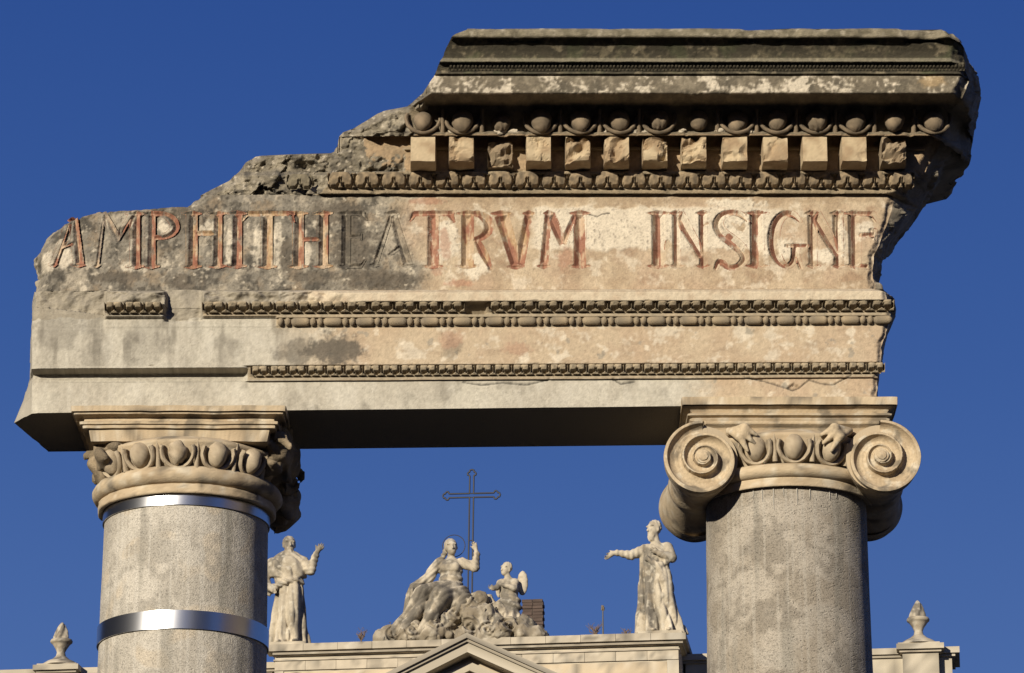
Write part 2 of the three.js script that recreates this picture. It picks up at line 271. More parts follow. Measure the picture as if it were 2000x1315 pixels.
// carved letters: strokes in face readings [x1,y1,x2,y2,w1,w2]
const LT = 417, LB = 520;
const ser = (x, y, w) => [[x, y, x - w, y, 4.2, .5, 1], [x, y, x + w, y, 4.2, .5, 1]];
const stem = (x, w, t = LT, b = LB) => [[x, t - 1, x, b + 2, w, w], ...ser(x, t, w * 2 + 1.5), ...ser(x, b, w * 2 + 1.5)];
const smooth = (p) => { const c = new THREE.CatmullRomCurve3(p.map(q => new THREE.Vector3(q[0], q[1], q[2]))); return c.getPoints((p.length - 1) * 3).map(v => [v.x, v.y, Math.max(.8, v.z)]); };
const poly = (p0) => smooth(p0).slice(1).map((p, i, arr) => { const q = i ? arr[i - 1] : p0[0]; return [q[0], q[1], p[0], p[1], q[2], p[2], 1]; });
const LETTERS = [
  ['A', [[137, 420, 104, 516, 3, 4.5], ...ser(103, 517, 8), [141, 420, 153, 516, 7, 8.5], ...ser(152, 518, 13), [120, 482, 137, 474, 2.5, 3], ...ser(138, 419, 9)], 'r'],
  ['M', [[199, 416, 187, 516, 4, 4.5], ...ser(186, 518, 9), [200, 418, 228, 466, 6, 6.5], [228, 466, 257, 419, 4, 3.5], ...stem(263, 8, 418, 520), ...ser(198, 415, 9)], 'g'],
  ['P', [...stem(293, 8), ...poly([[294, 417, 3], [318, 419, 4], [336, 430, 6.5], [341, 444, 7], [333, 457, 5.5], [315, 464, 3.5], [300, 464, 3]])], 'r'],
  ['H', [...stem(374, 8.5), ...stem(423, 8.5), [376, 455, 421, 455, 3.5, 3.5]], 'o'],
  ['I', [...stem(461, 9)], 'r'],
  ['T', [...stem(520, 9), [480, 417, 571, 417, 3.6, 3.6], [480, 417, 474, 429, 4, 1.5], [566, 417, 573, 434, 5, 2]], 'o'],
  ['H', [...stem(582, 8.5), ...stem(630, 8.5), [584, 468, 628, 468, 3, 3]], 'o'],
  ['E', [...stem(674, 8), [676, 417, 708, 417, 3.5, 3.5], [706, 417, 715, 429, 4, 1.5], [676, 462, 704, 462, 2.6, 2.6], [704, 457, 704, 467, 2, 2], [676, 520, 703, 520, 3, 3], [703, 520, 712, 509, 3, 1.5]], 'n'],
  ['A', [[763, 419, 732, 516, 3.5, 4.5], ...ser(731, 518, 10), [766, 419, 796, 516, 6, 7], ...ser(797, 518, 12), [760, 498, 782, 482, 2.5, 3.5], ...ser(764, 417, 14)], 'n'],
  ['T', [...stem(845, 9), [808, 417, 882, 417, 3.6, 3.6], [808, 417, 799, 432, 4.5, 1.5], [878, 417, 887, 434, 5, 1.5]], 'r'],
  ['R', [...stem(913, 10), ...poly([[914, 417, 3], [936, 419, 4.5], [952, 431, 7.5], [955, 446, 7.5], [945, 461, 5], [924, 470, 3]]), ...poly([[930, 468, 4], [946, 498, 6], [958, 524, 2.5]])], 'o'],
  ['V', [[980, 421, 1009, 517, 11, 9], ...ser(978, 417, 19), [1033, 421, 1014, 517, 6, 8], ...ser(1033, 417, 11), ...ser(1007, 521, 16)], 'o'],
  ['M', [[1071, 419, 1063, 516, 4.5, 6], ...ser(1062, 520, 12), [1075, 420, 1100, 476, 7.5, 6], [1100, 476, 1124, 421, 5, 3], ...stem(1133, 9), ...ser(1072, 417, 9)], 'r'],
  ['I', [...stem(1288, 10)], 'r'],
  ['N', [...stem(1323, 5), [1326, 420, 1373, 500, 9, 6], ...stem(1375, 5.5)], 'r'],
  ['S', poly([[1462, 433, 1.5], [1449, 420, 4], [1430, 416, 4], [1412, 422, 5], [1404, 438, 7], [1411, 455, 8], [1432, 472, 9], [1452, 490, 7.5], [1456, 506, 6], [1444, 520, 4], [1424, 523, 3.5], [1407, 512, 4], [1399, 526, 2]]), 'r'],
  ['I', [...stem(1481, 10)], 'r'],
  ['G', [...poly([[1564, 432, 2], [1549, 418, 4.5], [1533, 420, 5], [1519, 437, 7], [1513, 465, 8], [1516, 494, 7.5], [1527, 514, 5], [1540, 521, 3], [1552, 510, 4], [1556, 484, 6]]), [1540, 481, 1577, 481, 2.5, 2.5], [1557, 498, 1567, 526, 4, 1.5]], 'r'],
  ['N', [...stem(1590, 5), [1594, 420, 1640, 498, 9, 7], ...stem(1640, 5.5)], 'd'],
  ['E', [...stem(1673, 8), [1675, 418, 1707, 418, 3.5, 3.5], [1706, 418, 1716, 434, 4, 1.5], [1686, 460, 1706, 459, 3, 3], [1709, 451, 1711, 466, 3.5, 2], [1676, 521, 1696, 521, 3, 3]], 'd'],
];
for (const L of LETTERS) { let a = 1e9, b = -1e9; for (const s of L[1]) { s[4] *= 1.2; s[5] *= 1.2; a = Math.min(a, s[0] - s[4], s[2] - s[5]); b = Math.max(b, s[0] + s[4], s[2] + s[5]); } L[3] = a - 3; L[4] = b + 3; }
function grooveOf(L, px, py) { // half-width minus distance: > 0 inside the cut
  let g = -9;
  for (const s of L[1]) { const bx = s[2] - s[0], by = s[3] - s[1], qx = px - s[0], qy = py - s[1], t = clamp((qx * bx + qy * by) / (bx * bx + by * by)); let v; if (s[4] >= 5 && !s[6]) { const L2 = Math.hypot(bx, by), al = (qx * bx + qy * by) / L2, pe = Math.abs(qx * by - qy * bx) / L2; v = Math.min(lerp(s[4], s[5], t) - pe, 1.1 * Math.min(al, L2 - al) + .4); } else v = lerp(s[4], s[5], t) - Math.hypot(qx - bx * t, qy - by * t); if (v > g) g = v; }
  return g;
}
function groove(px, py) { if (py < 405 || py > 532) return -9; let g = -9; for (const L of LETTERS) if (px > L[3] && px < L[4]) g = Math.max(g, grooveOf(L, px, py)); return g; }
const ENTAB = thing('entablature', 'broken marble entablature carved with a Latin inscription, lying across both columns', 'entablature');

function crack(px, py, pts, w) { let d = 1e9; for (let i = 1; i < pts.length; i++) { const a = pts[i - 1], b = pts[i], bx = b[0] - a[0], by = b[1] - a[1], t = clamp(((px - a[0]) * bx + (py - a[1]) * by) / (bx * bx + by * by)); d = Math.min(d, Math.hypot(px - a[0] - bx * t, py - a[1] - by * t)); } return sst(w, w * .35, d + .8 * N3(px * .2, py * .2, 4)); }

// frieze
function plasterMask(px, py) { // lime plaster that has not yet flaked off
  const edge = 488 + 16 * blot(px, 0, 60, 61, 4) + 12 * blot(px, py, 18, 62, 3);
  let m = sst(1030, 1052, px + 14 * blot(py, px, 30, 63)) * sst(1545, 1500, px + 40 * blot(px, py, 40, 64)) * sst(edge + 4, edge - 4, py) * sst(402, 410, py + 14 * blot(px, py, 40, 65));
  m *= sst(-.34, -.26, blot(px, py, 46, 66, 4));
  for (const a of [[1648, 455, 9, 42, 1], [1612, 500, 26, 16, 2], [1535, 487, 20, 22, 3], [1696, 446, 16, 12, 4], [1440, 400, 60, 12, 5], [1500, 470, 10, 34, 6], [868, 470, 30, 52, 7], [930, 520, 26, 24, 8]]) m = Math.max(m, spot(px, py, a[0], a[1], a[2], a[3], 70 + a[4]));
  return m;
}
function friezeCol(px, py) {
  const n1 = blot(px, py, 90, 1), n2 = blot(px, py, 30, 2), n3 = blot(px, py, 9, 3, 3), n4 = N3(px * .45, py * .45, 9);
  let t = mix(TAN2, TAN, sst(-.25, .3, n1 + .4 * n2)); t = mix(t, PINK, sst(.0, .3, blot(px, py, 130, 5)) * .7);
  t = mix(t, [.57, .49, .375], .7 * sst(.04, .26, blot(px, py, 44, 4) + .3 * n3)); t = mix(t, [.30, .20, .125], .75 * sst(.12, .4, blot(px, py * 1.6, 60, 6)));
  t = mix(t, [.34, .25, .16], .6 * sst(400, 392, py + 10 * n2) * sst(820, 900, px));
  let g = mix(GREY, [.36, .31, .235], sst(-.1, .35, n1 + .5 * n2 + .3 * n3)); g = mix(g, [.23, .165, .10], .6 * sst(.02, .3, blot(px, py, 55, 11) + .3 * n3)); g = mix(g, DARK, sst(.0, .26, blot(px, py, 42, 7) + .5 * n3) * .88); g = mix(g, LICH, sst(.18, .32, blot(px, py, 24, 8)) * .8);
  const left = sst(835, 780, px + 70 * blot(px, py, 70, 9) - (py - 470) * .22);
  let c = mix(t, g, left);
  const pl = plasterMask(px, py), cr = sst(.1, .3, blot(px * 1.4, py, 7, 21, 3)) * sst(-.12, .12, blot(px, py, 40, 22)); const pc = mix([.60, .52, .40], PALE, sst(-.2, .2, n2)); c = mix(c, mix(pc, [.26, .22, .175], .8 * Math.max(cr, .8 * sst(.12, .36, n3 + .3 * n4))), pl);
  for (const a of [[442, 478, 7, 44, 1], [498, 480, 8, 40, 2], [539, 475, 8, 46, 3], [598, 500, 8, 24, 4], [318, 441, 15, 17, 5], [120, 500, 16, 22, 6], [405, 440, 10, 12, 7], [85, 510, 16, 18, 8], [245, 520, 18, 10, 9]]) c = mix(c, mix([.5, .44, .34], PALE, .5 + n2), .9 * spot(px, py, a[0], a[1], a[2], a[3], 40 + a[4]));
  for (const a of [[720, 545, 60, 22, 1], [690, 480, 46, 50, 2], [610, 540, 50, 14, 3], [560, 500, 20, 30, 4], [345, 430, 26, 30, 5], [355, 550, 40, 18, 6], [220, 540, 50, 12, 7], [650, 420, 60, 26, 8], [770, 545, 60, 16, 9]]) c = mix(c, mix([.15, .12, .085], DARK, .5 + n2), .85 * spot(px, py, a[0], a[1], a[2], a[3], 50 + a[4]));
  c = mix(c, [.33, .15, .09], .55 * (spot(px, py, 830, 392, 34, 8, 31) + spot(px, py, 868, 478, 12, 30, 32) + spot(px, py, 895, 553, 26, 8, 33) + spot(px, py, 1105, 505, 18, 22, 34) + .8 * spot(px, py, 850, 530, 12, 12, 35)));
  const pit = sst(.3, .5, N3(px * .22, py * .22, 15) + .5 * n3); c = mix(c, mul(c, .45), pit * (.35 + .4 * left)); c = mix(c, LICH, .75 * left * sst(.16, .36, blot(px, py, 11, 17, 4)) * sst(-.05, .2, blot(px, py, 70, 16, 3))); c = mix(c, DARK, .7 * left * sst(.1, .3, blot(px, py, 17, 12, 4)) * sst(-.1, .15, blot(px, py, 90, 13, 3))); c = mul(c, 1 + .42 * n3 + .26 * n4); return mul(c, 1 - .7 * crack(px, py, [[1148, 418], [1168, 424], [1178, 419], [1192, 417]], 2));
}
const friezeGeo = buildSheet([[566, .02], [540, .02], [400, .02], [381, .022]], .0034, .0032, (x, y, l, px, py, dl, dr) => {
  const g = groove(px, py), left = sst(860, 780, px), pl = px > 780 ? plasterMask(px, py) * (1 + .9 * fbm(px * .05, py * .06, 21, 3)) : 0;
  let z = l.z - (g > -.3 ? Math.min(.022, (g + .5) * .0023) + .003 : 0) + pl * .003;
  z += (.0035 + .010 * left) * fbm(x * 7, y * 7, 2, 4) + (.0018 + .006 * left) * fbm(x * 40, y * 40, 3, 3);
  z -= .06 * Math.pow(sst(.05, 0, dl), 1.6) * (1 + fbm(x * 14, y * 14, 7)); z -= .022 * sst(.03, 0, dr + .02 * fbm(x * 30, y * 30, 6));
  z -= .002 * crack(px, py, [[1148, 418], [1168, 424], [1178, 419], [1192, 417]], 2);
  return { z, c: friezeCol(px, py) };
}, brokenCol, { ends: 30 });
const FRIEZE = part(ENTAB, 'frieze', friezeGeo, stone);
// the painted V-cuts of each letter
for (const L of LETTERS) {
  const z0 = .02, st = 1.05, a = L[3], b = L[4], t = 408, bt = 531, nx = Math.ceil((b - a) / st), ny = Math.ceil((bt - t) / st);
  const id = new Map(), pos = [], col = [], uv = [], idx = [], gv = (i, j) => grooveOf(L, a + i * st, t + j * st);
  const G = []; for (let j = 0; j <= ny; j++) { G[j] = []; for (let i = 0; i <= nx; i++) G[j][i] = gv(i, j); }
  const vtx = (i, j) => {
    const k = j * 9999 + i; if (id.has(k)) return id.get(k);
    const px = a + i * st, py = t + j * st, p = P(px, py, z0), g = G[j][i], left = sst(860, 780, px);
    let z = z0 + .0004 - Math.min(.0215, Math.max(0, g + .5) * .0023) + (.0035 + .010 * left) * fbm(p[0] * 7, p[1] * 7, 2, 4) + (.0018 + .006 * left) * fbm(p[0] * 40, p[1] * 40, 3, 3) + (px > 780 ? plasterMask(px, py) * .003 * (1 + .9 * fbm(px * .05, py * .06, 21, 3)) : 0);
    { const xl = P(tab(XL, py), py, .02)[0]; z -= .06 * Math.pow(sst(.05, 0, p[0] - xl), 1.6) * (1 + fbm(p[0] * 14, p[1] * 14, 7)); const xr = P(tab(XR, py), py, .02)[0]; z -= .022 * sst(.03, 0, xr - p[0] + .02 * fbm(p[0] * 30, p[1] * 30, 6)); }
    const n = blot(px, py * .35, 16, 80) + .5 * blot(px, py * .25, 5, 81), m = blot(px, py * .5, 34, 82), base = friezeCol(px, py), k2 = L[2];
    let c = k2 === 'n' ? mul(base, .8) : mix(RED, [.36, .185, .11], sst(-.2, .3, n));
    if (k2 === 'o') c = mix(c, OCHRE, .8 * sst(-.15, .15, m + .5 * n)); if (k2 === 'g') c = mix(c, base, px < 240 ? .85 : sst(.2, .35, n)); if (k2 === 'd') c = mix(c, [.26, .115, .07], .6);
    if (k2 !== 'n') { c = mix(c, [.50, .37, .245], .85 * sst(.02, .26, n + .5 * m)); c = mix(c, base, .8 * sst(.1, .3, blot(px, py * .4, 12, 84))); c = mix(c, base, .08); c = mul(c, 1 + .35 * blot(px, py, 5, 85, 2)); c = mix(c, [.16, .06, .035], .5 * sst(.15, .35, blot(px, py, 11, 83))); }
    const v = pos.length / 3; pos.push(p[0], p[1], z); col.push(...c); uv.push(p[0], p[1]); id.set(k, v); return v;
  };
  for (let j = 0; j < ny; j++) for (let i = 0; i < nx; i++) if (Math.max(G[j][i], G[j][i + 1], G[j + 1][i], G[j + 1][i + 1]) > -.4) { const q = vtx(i, j), r = vtx(i + 1, j), s = vtx(i + 1, j + 1), u = vtx(i, j + 1); idx.push(q, s, r, q, u, s); }
  const g = new THREE.BufferGeometry(); g.setAttribute('position', new THREE.Float32BufferAttribute(pos, 3)); g.setAttribute('color', new THREE.Float32BufferAttribute(col, 3)); g.setAttribute('uv', new THREE.Float32BufferAttribute(uv, 2)); g.setIndex(idx); g.computeVertexNormals();
  part(FRIEZE, 'carved_letter', g, paintMat);
}
// architrave
function archCol(px, py) {
  const n1 = blot(px, py, 110, 21), n2 = blot(px, py, 34, 22), n3 = blot(px, py, 8, 23, 3), streak = blot(px, py * .12, 30, 24);
  let t = mix(TAN, [.44, .33, .22], sst(-.2, .3, n1)); t = mix(t, PINK, .6 * sst(0, .3, blot(px, py, 90, 25))); t = mix(t, [.36, .27, .18], .7 * sst(.12, .32, blot(px, py * 2.4, 60, 26)));
  t = mix(t, [.57, .50, .39], .7 * sst(.06, .3, blot(px, py * 1.4, 55, 30) + .3 * n3)); t = mix(t, PALE, .75 * sst(.2, .34, blot(px, py * 1.4, 40, 27))); t = mix(t, [.27, .24, .19], .7 * sst(.25, .34, blot(px, py, 22, 28)));
  let c = mix(CEM, [.50, .46, .375], sst(-.2, .3, n1 + n2 * .5)); c = mix(c, [.22, .197, .155], .8 * sst(.0, .3, streak + .35 * n2) * sst(745, 690, py + 40 * n2)); c = mix(c, [.25, .225, .18], .7 * sst(.08, .34, blot(px, py * .7, 60, 20) + .3 * n2)); c = mix(c, [.56, .52, .435], .55 * sst(.1, .34, blot(px, py * .5, 50, 19))); c = mix(c, [.52, .48, .40], .5 * sst(.08, .3, blot(px, py * .2, 24, 29)));
  const up = sst(700, 500, px + 60 * n2), low = sst(1420, 1330, px + 60 * n2), f = py > 741 ? low : py > 712 ? up : up;
  let k = mix(t, c, f);
  if (py > (px < 480 ? 608 : 640) && py < 712) { k = mix(k, mix(DARK, [.13, .11, .085], .5 + n2), .9 * Math.max(spot(px, py, 650, 680, 62, 30, 91), .7 * spot(px, py, 580, 690, 40, 26, 92), .5 * spot(px, py, 885, 680, 20, 24, 93), .42 * spot(px, py, 112, 640, 46, 50, 95), .3 * spot(px, py, 285, 660, 40, 56, 96), .28 * spot(px, py, 190, 690, 30, 50, 94))); k = mix(k, [.36, .2, .13], .5 * Math.max(spot(px, py, 880, 665, 22, 20, 97), spot(px, py, 1010, 680, 26, 14, 98))); }
  if (py + 14 * n2 < 616 && px + 40 * n2 < 540) k = mix(k, mix([.2, .17, .125], [.36, .31, .23], .5 + n2), .8);
  if (px < 484 && py > 719 && py < 740) k = mix(k, mix([.33, .295, .235], [.44, .40, .32], clamp(.5 + n2 + n3)), .6);
  if (py > 567 && py < 590 && px > 600) k = mix([.56, .47, .34], [.48, .38, .265], sst(-.1, .3, n2));
  if (py > 590 && py < 640 && px > (py > 616 ? 540 : 395)) k = mix([.28, .235, .165], [.42, .335, .225], .5 + n2);
  if (py > 714 && py < 741 && px > 485) k = mix([.28, .235, .165], [.42, .335, .225], .5 + n2);
  const pit = sst(.3, .48, N3(px * .2, py * .2, 19) + .5 * n3); k = mix(k, mul(k, .55), pit * .5 * sst(-.1, .25, blot(px, py, 60, 18))); k = mul(k, 1 + .34 * n3 + .2 * N3(px * .5, py * .5, 8));
  return k;
}
const CRACKS = [[[1452, 740], [1490, 748], [1530, 762], [1545, 766], [1562, 760], [1578, 746], [1600, 754], [1625, 757], [1660, 737]], [[905, 746], [940, 752], [980, 748], [1030, 752], [1072, 742]], [[1196, 742], [1212, 752], [1238, 748]]];
const archGeo = buildSheet([[797, 0], [742, .003], [741, .014], [736, .014], [735, .006], [716, .030], [713, .032], [711, .044], [638, .046], [634, .052], [621, .054], [619, .066], [614, .066], [612, .056], [592, .094], [589, .096], [588, .116], [571, .118], [567, .06], [566, .02]], .0044, .0042, (x, y, l, px, py, dl, dr) => {
  let z = l.z;
  if (px < 485 && py < 742 && py > 706) z = lerp(z, py > 740 ? .003 : py > 719 ? lerp(-.016, .002, sst(728, 741, py)) : .044, sst(490, 475, px));          // plain patched band
  if (px < 540 && py < 640 && py > 616) z = Math.min(z, .048);                                          // no beads here
  const gap = sst(318, 324, px) * sst(398, 388, px), noM = Math.max(sst(206, 196, px), gap * .9);
  if (py < 624) z = lerp(z, .03 + .02 * fbm(x * 16, y * 16, 4), noM);
  if (px < 206 && py < 640) { const e = 582 + (px - 60) * .2; z = lerp(z, py > e ? .044 : .018 + .025 * fbm(x * 22, y * 22, 44), sst(212, 198, px)); }
  if (px < 720 && py < 590) z = lerp(z, Math.min(z, .075 + .09 * fbm(x * 9, y * 14, 45, 4)), sst(720, 600, px));
  const left = sst(560, 420, px);
  if (py > 591 && py < 614) z -= .016 * sst(908, 916, px) * sst(952, 946, px);
  z += .0035 * fbm(x * 5, y * 5, 12, 4) + .0012 * fbm(x * 45, y * 45, 13, 3) - .018 * sst(.02, 0, dr + .016 * fbm(x * 30, y * 30, 16)) - .006 * left * sst(.03, 0, dl);
  const edge = (py > 586 && py < 591) || (py > 709 && py < 713); if (edge) z -= .03 * Math.max(0, fbm(x * 16, 1, 14, 4) - .12);
  let c = archCol(px, py); if (py > 640) for (const k of CRACKS) { const m = crack(px, py, k, 2.2); z -= .004 * m; c = mul(c, 1 - .7 * m); }
  if (py > 745) { const h = Math.hypot((px - 1549) / 12, (py - 762) / 8); z -= .012 * sst(1.1, .6, h + .3 * N3(px * .2, py * .2, 2)); }
  return { z, c };
}, brokenCol, { ends: 26, capA: true, capCol: [.22, .195, .155], leftSil: [[560, 64], [735, 58], [775, 46], [815, 28]], leftCol: (x, y, z) => mul(CEM, .9 + .3 * fbm(x * 10, y * 10, z * 10)) });
const ARCH = part(ENTAB, 'architrave', archGeo, stone);

// cornice
function cornCol(px, py, rock) {
  const n1 = blot(px, py, 80, 101), n2 = blot(px, py, 26, 102), n3 = blot(px, py, 8, 103, 3), n4 = N3(px * .5, py * .5, 104);
  let c;
  if (rock > .5) { c = mix([.17, .145, .105], [.32, .275, .20], sst(-.15, .3, n1 + .6 * n2)); c = mix(c, DARK, .75 * sst(.1, .3, blot(px, py, 30, 105))); c = mix(c, LICH, .8 * sst(.2, .3, blot(px, py, 10, 106))); }
  else if (py < 74) { c = mix([.24, .205, .14], [.15, .128, .082], sst(-.15, .25, n2)); c = mix(c, [.40, .35, .26], .7 * sst(.12, .3, blot(px, py, 16, 114))); }
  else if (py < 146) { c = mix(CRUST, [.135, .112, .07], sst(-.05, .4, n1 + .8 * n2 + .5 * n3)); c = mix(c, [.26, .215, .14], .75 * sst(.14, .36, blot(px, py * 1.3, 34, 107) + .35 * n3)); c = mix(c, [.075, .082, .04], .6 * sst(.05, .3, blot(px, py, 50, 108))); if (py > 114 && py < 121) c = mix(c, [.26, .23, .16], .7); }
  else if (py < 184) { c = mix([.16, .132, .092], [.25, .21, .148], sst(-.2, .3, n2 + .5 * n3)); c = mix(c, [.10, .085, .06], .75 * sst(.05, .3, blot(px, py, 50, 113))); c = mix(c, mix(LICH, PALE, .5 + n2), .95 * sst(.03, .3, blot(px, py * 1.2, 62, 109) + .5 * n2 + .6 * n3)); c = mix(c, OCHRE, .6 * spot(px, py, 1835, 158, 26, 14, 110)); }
  else if (py < 262) c = mix([.17, .138, .092], [.27, .215, .14], sst(-.2, .3, n2));  // egg band kept dark in colour, standing in for shade under the corona
  else if (py < 333) c = mix([.40, .285, .17], [.30, .22, .135], sst(-.2, .3, n2));
  else c = mix([.27, .215, .14], [.36, .28, .18], sst(-.2, .3, n2));
  if (rock > .5) { c = mix(c, LICH, .8 * sst(.16, .34, blot(px, py, 10, 117, 4)) * sst(-.1, .15, blot(px, py, 60, 116, 3))); c = mix(c, DARK, .75 * sst(.12, .3, blot(px, py, 15, 118, 4))); }
  return mul(c, 1 + .45 * n3 + .3 * n4);
}
const cornProf = [[381, .022], [379, .022], [378, .045], [372, .047], [371, .042], [341, .082], [340, .098], [335, .10], [334, .086], [266, .09], [265, .20], [259, .204], [256, .175], [240, .18], [222, .20], [207, .222], [205, .238], [183, .395], [181, .402], [149, .402], [148, .392], [146, .395], [144, .412], [141, .412], [139, .405], [122, .428], [121, .445], [117, .445], [115, .430], [109, .434], [100, .443], [91, .456], [83, .469], [76, .480], [74, .484], [73, .506], [70, .511], [59, .512], [56, .498]];
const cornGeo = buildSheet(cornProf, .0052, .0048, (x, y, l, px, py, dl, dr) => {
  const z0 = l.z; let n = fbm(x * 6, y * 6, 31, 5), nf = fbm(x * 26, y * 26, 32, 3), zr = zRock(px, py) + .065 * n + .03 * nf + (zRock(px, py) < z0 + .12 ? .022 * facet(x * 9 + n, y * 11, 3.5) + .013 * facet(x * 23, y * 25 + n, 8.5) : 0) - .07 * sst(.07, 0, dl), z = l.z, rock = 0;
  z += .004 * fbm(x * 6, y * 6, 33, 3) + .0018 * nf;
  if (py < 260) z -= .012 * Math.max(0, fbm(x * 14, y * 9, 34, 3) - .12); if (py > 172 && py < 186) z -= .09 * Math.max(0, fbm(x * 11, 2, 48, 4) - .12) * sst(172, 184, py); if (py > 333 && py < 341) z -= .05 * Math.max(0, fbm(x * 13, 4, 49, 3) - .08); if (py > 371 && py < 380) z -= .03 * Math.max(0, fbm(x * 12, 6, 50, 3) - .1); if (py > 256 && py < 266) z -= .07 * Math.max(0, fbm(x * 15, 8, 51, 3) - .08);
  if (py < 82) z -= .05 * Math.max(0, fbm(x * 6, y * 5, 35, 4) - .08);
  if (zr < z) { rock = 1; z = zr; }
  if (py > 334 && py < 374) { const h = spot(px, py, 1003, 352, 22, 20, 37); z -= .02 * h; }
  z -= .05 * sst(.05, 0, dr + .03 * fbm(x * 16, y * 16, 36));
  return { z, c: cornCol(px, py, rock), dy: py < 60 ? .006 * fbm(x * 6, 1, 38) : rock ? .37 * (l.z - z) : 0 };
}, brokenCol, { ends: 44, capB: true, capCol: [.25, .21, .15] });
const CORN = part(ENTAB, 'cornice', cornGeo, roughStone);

// carved rows ---------------------------------------------------------------
function leafGeo(w, ya, za, yb, zb, kind, dep, cA, cB, s) { // relief of one hanging leaf between heights ya (low) and yb (high)
  const nu = kind === 1 ? 26 : 28, nv = 14, rings = [], cols = [];
  for (let j = 0; j <= nv; j++) {
    const v = j / nv, r = [], c = [];
    for (let i = 0; i <= nu; i++) {
      const u = (i / nu - .5) * 2, a = Math.abs(u); let h;
      if (kind === 2) { // broad upright leaf with midrib between cut lines
        const cv = .76 + .20 * Math.sin(Math.PI * clamp(v * .95 + .05)), dt = v < .62 ? .03 + .07 * (1 - v / .62) : 0;
        h = a < cv - .05 ? .62 + .32 * Math.sqrt(clamp(1 - (a / cv) ** 2)) : a < cv + .06 ? .02 : .6;
        if (v < .62) { if (a < dt) h = .95; else if (a < dt + .055 + .32 * clamp(1 - v / .3)) h = 0; } if (v < .1) h = a < .2 || a > .86 ? .9 : .1;
      } else { // heart-shaped leaf: arched hollow below, darts between
        const slit = .1 + .26 * clamp(.6 - v) ; h = .72 + .28 * Math.sqrt(clamp(1 - ((a - .44) / .42) ** 2)) - (v > .86 ? .25 : 0);
        if (a > .82 && a < .93 && v > .2) h = 0; else if (a >= .93) h = .75;
        if (v < .62 && a < slit) h = a < .07 ? .7 : 0;
        if (v < .38 && a > .1 && a < .86) h = Math.min(h, v > .3 - .35 * Math.abs(a - .48) ? .45 : 0);
        if (v < .24) { const ft = .1 + .34 * (.24 - v) / .24; h = a < ft || a > 1 - ft ? .85 : 0; }
      }
      const bul = Math.sin(Math.PI * (.25 + .6 * v)), y = lerp(ya, yb, v), z = lerp(za, zb, v);
      const n = N3(i * .5 + s * 9, j * .5, s * 3); const zz = z + dep * (h * (.75 + .35 * bul)) + .0016 * n;
      r.push([u * w * .5 * .985, y, zz]); c.push(mul(mix(cA, cB, clamp(.5 + 1.2 * N3(i * .2 + s * 5, j * .2, s))), 1 + .2 * n));
    }
    rings.push(r); cols.push(c);
  }
  return skin(rings, cols, null, { open: true });
}
const yAt = (py, z) => P(1000, py, z)[1];
function leafRow(parent, from, to, pitch, pyB, zB, pyT, zT, kind, dep, cA, cB, skip = []) {
  const ya = yAt(pyB, zB), yb = yAt(pyT, zT), w = pitch / 500, geos = []; for (let i = 0; i < 5; i++) geos.push(leafGeo(w, ya, zB, yb, zT, kind, dep, cA, cB, i + 1));
  for (let px = from + pitch / 2, k = 0; px < to; px += pitch, k++) {
    if (skip.some(s => px > s[0] && px < s[1])) continue;
    const x = P(px, (pyB + pyT) / 2, zB)[0], m = part(parent, 'carved_leaf', geos[(k * 7) % 5], stone, [x, slopeAt((pyB + pyT) / 2) * x, 0]);
    m.scale.y = 1;
  }
}
const LA = [.25, .205, .14], LBc = [.42, .335, .22], LW = [.40, .30, .185];
leafRow(ARCH, 206, 316, 38, 613, .05, 591, .085, 1, .034, LA, LBc);
leafRow(ARCH, 396, 1738, 46.5, 613, .05, 591, .085, 1, .034, LA, LBc, [[912, 950]]);
leafRow(ARCH, 490, 1716, 36.4, 735, .003, 715, .024, 1, .027, LA, LBc);
leafRow(CORN, 640, 1785, 52, 371, .036, 341, .075, 2, .034, [.17, .13, .085], LW, [[985, 1015], [545, 560]]);
leafRow(CORN, 560, 612, 50, 371, .03, 343, .05, 2, .02, [.13, .11, .075], [.25, .21, .14]);
{ // minute leaves below the gutter moulding, too small to pick apart
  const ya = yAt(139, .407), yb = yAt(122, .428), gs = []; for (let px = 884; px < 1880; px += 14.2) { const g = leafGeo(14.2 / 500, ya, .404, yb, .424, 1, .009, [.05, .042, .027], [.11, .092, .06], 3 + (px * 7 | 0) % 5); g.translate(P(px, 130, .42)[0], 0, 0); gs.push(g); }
  const m = part(CORN, 'small_leaf_band', mergeGeometries(gs), stone); m.userData.kind = 'stuff';
}
{ // bead and reel
  const bead = (len, r, sd) => { const g = new THREE.CapsuleGeometry(r, len, 5, 12); g.rotateZ(Math.PI / 2); warp(g, (x, y, z) => { const n = 1 + .1 * N3(x * 60 + sd, y * 60, z * 60 + sd); return [x, y * n, z * n]; }); return paint(g, (x, y, z) => mul(mix([.26, .21, .145], [.44, .34, .215], clamp(.5 + N3(x * 20 + sd * 7, y * 20, sd))), .95 + .2 * N3(x * 200, y * 200, sd))); };
  const L = [1, 2, 3, 4].map(s => bead(.042, .0165, s)), S = [1, 2, 3].map(s => { const g = bead(.002, .0165, s + 9); g.scale(.72, 1, 1); return g; });
  const put = (g, px, k) => { const p = P(px, 628, .055); part(ARCH, 'bead', g, stone, [p[0], p[1] + slopeAt(628) * p[0], .058]); };
  let k = 0; for (let px = 548; px < 1734; px += 63.2, k++) { { put(S[k % 3], px, k); put(S[(k + 1) % 3], px + 14, k); } if (px + 40 < 1735) put(L[k % 4], px + 39, k); }
}
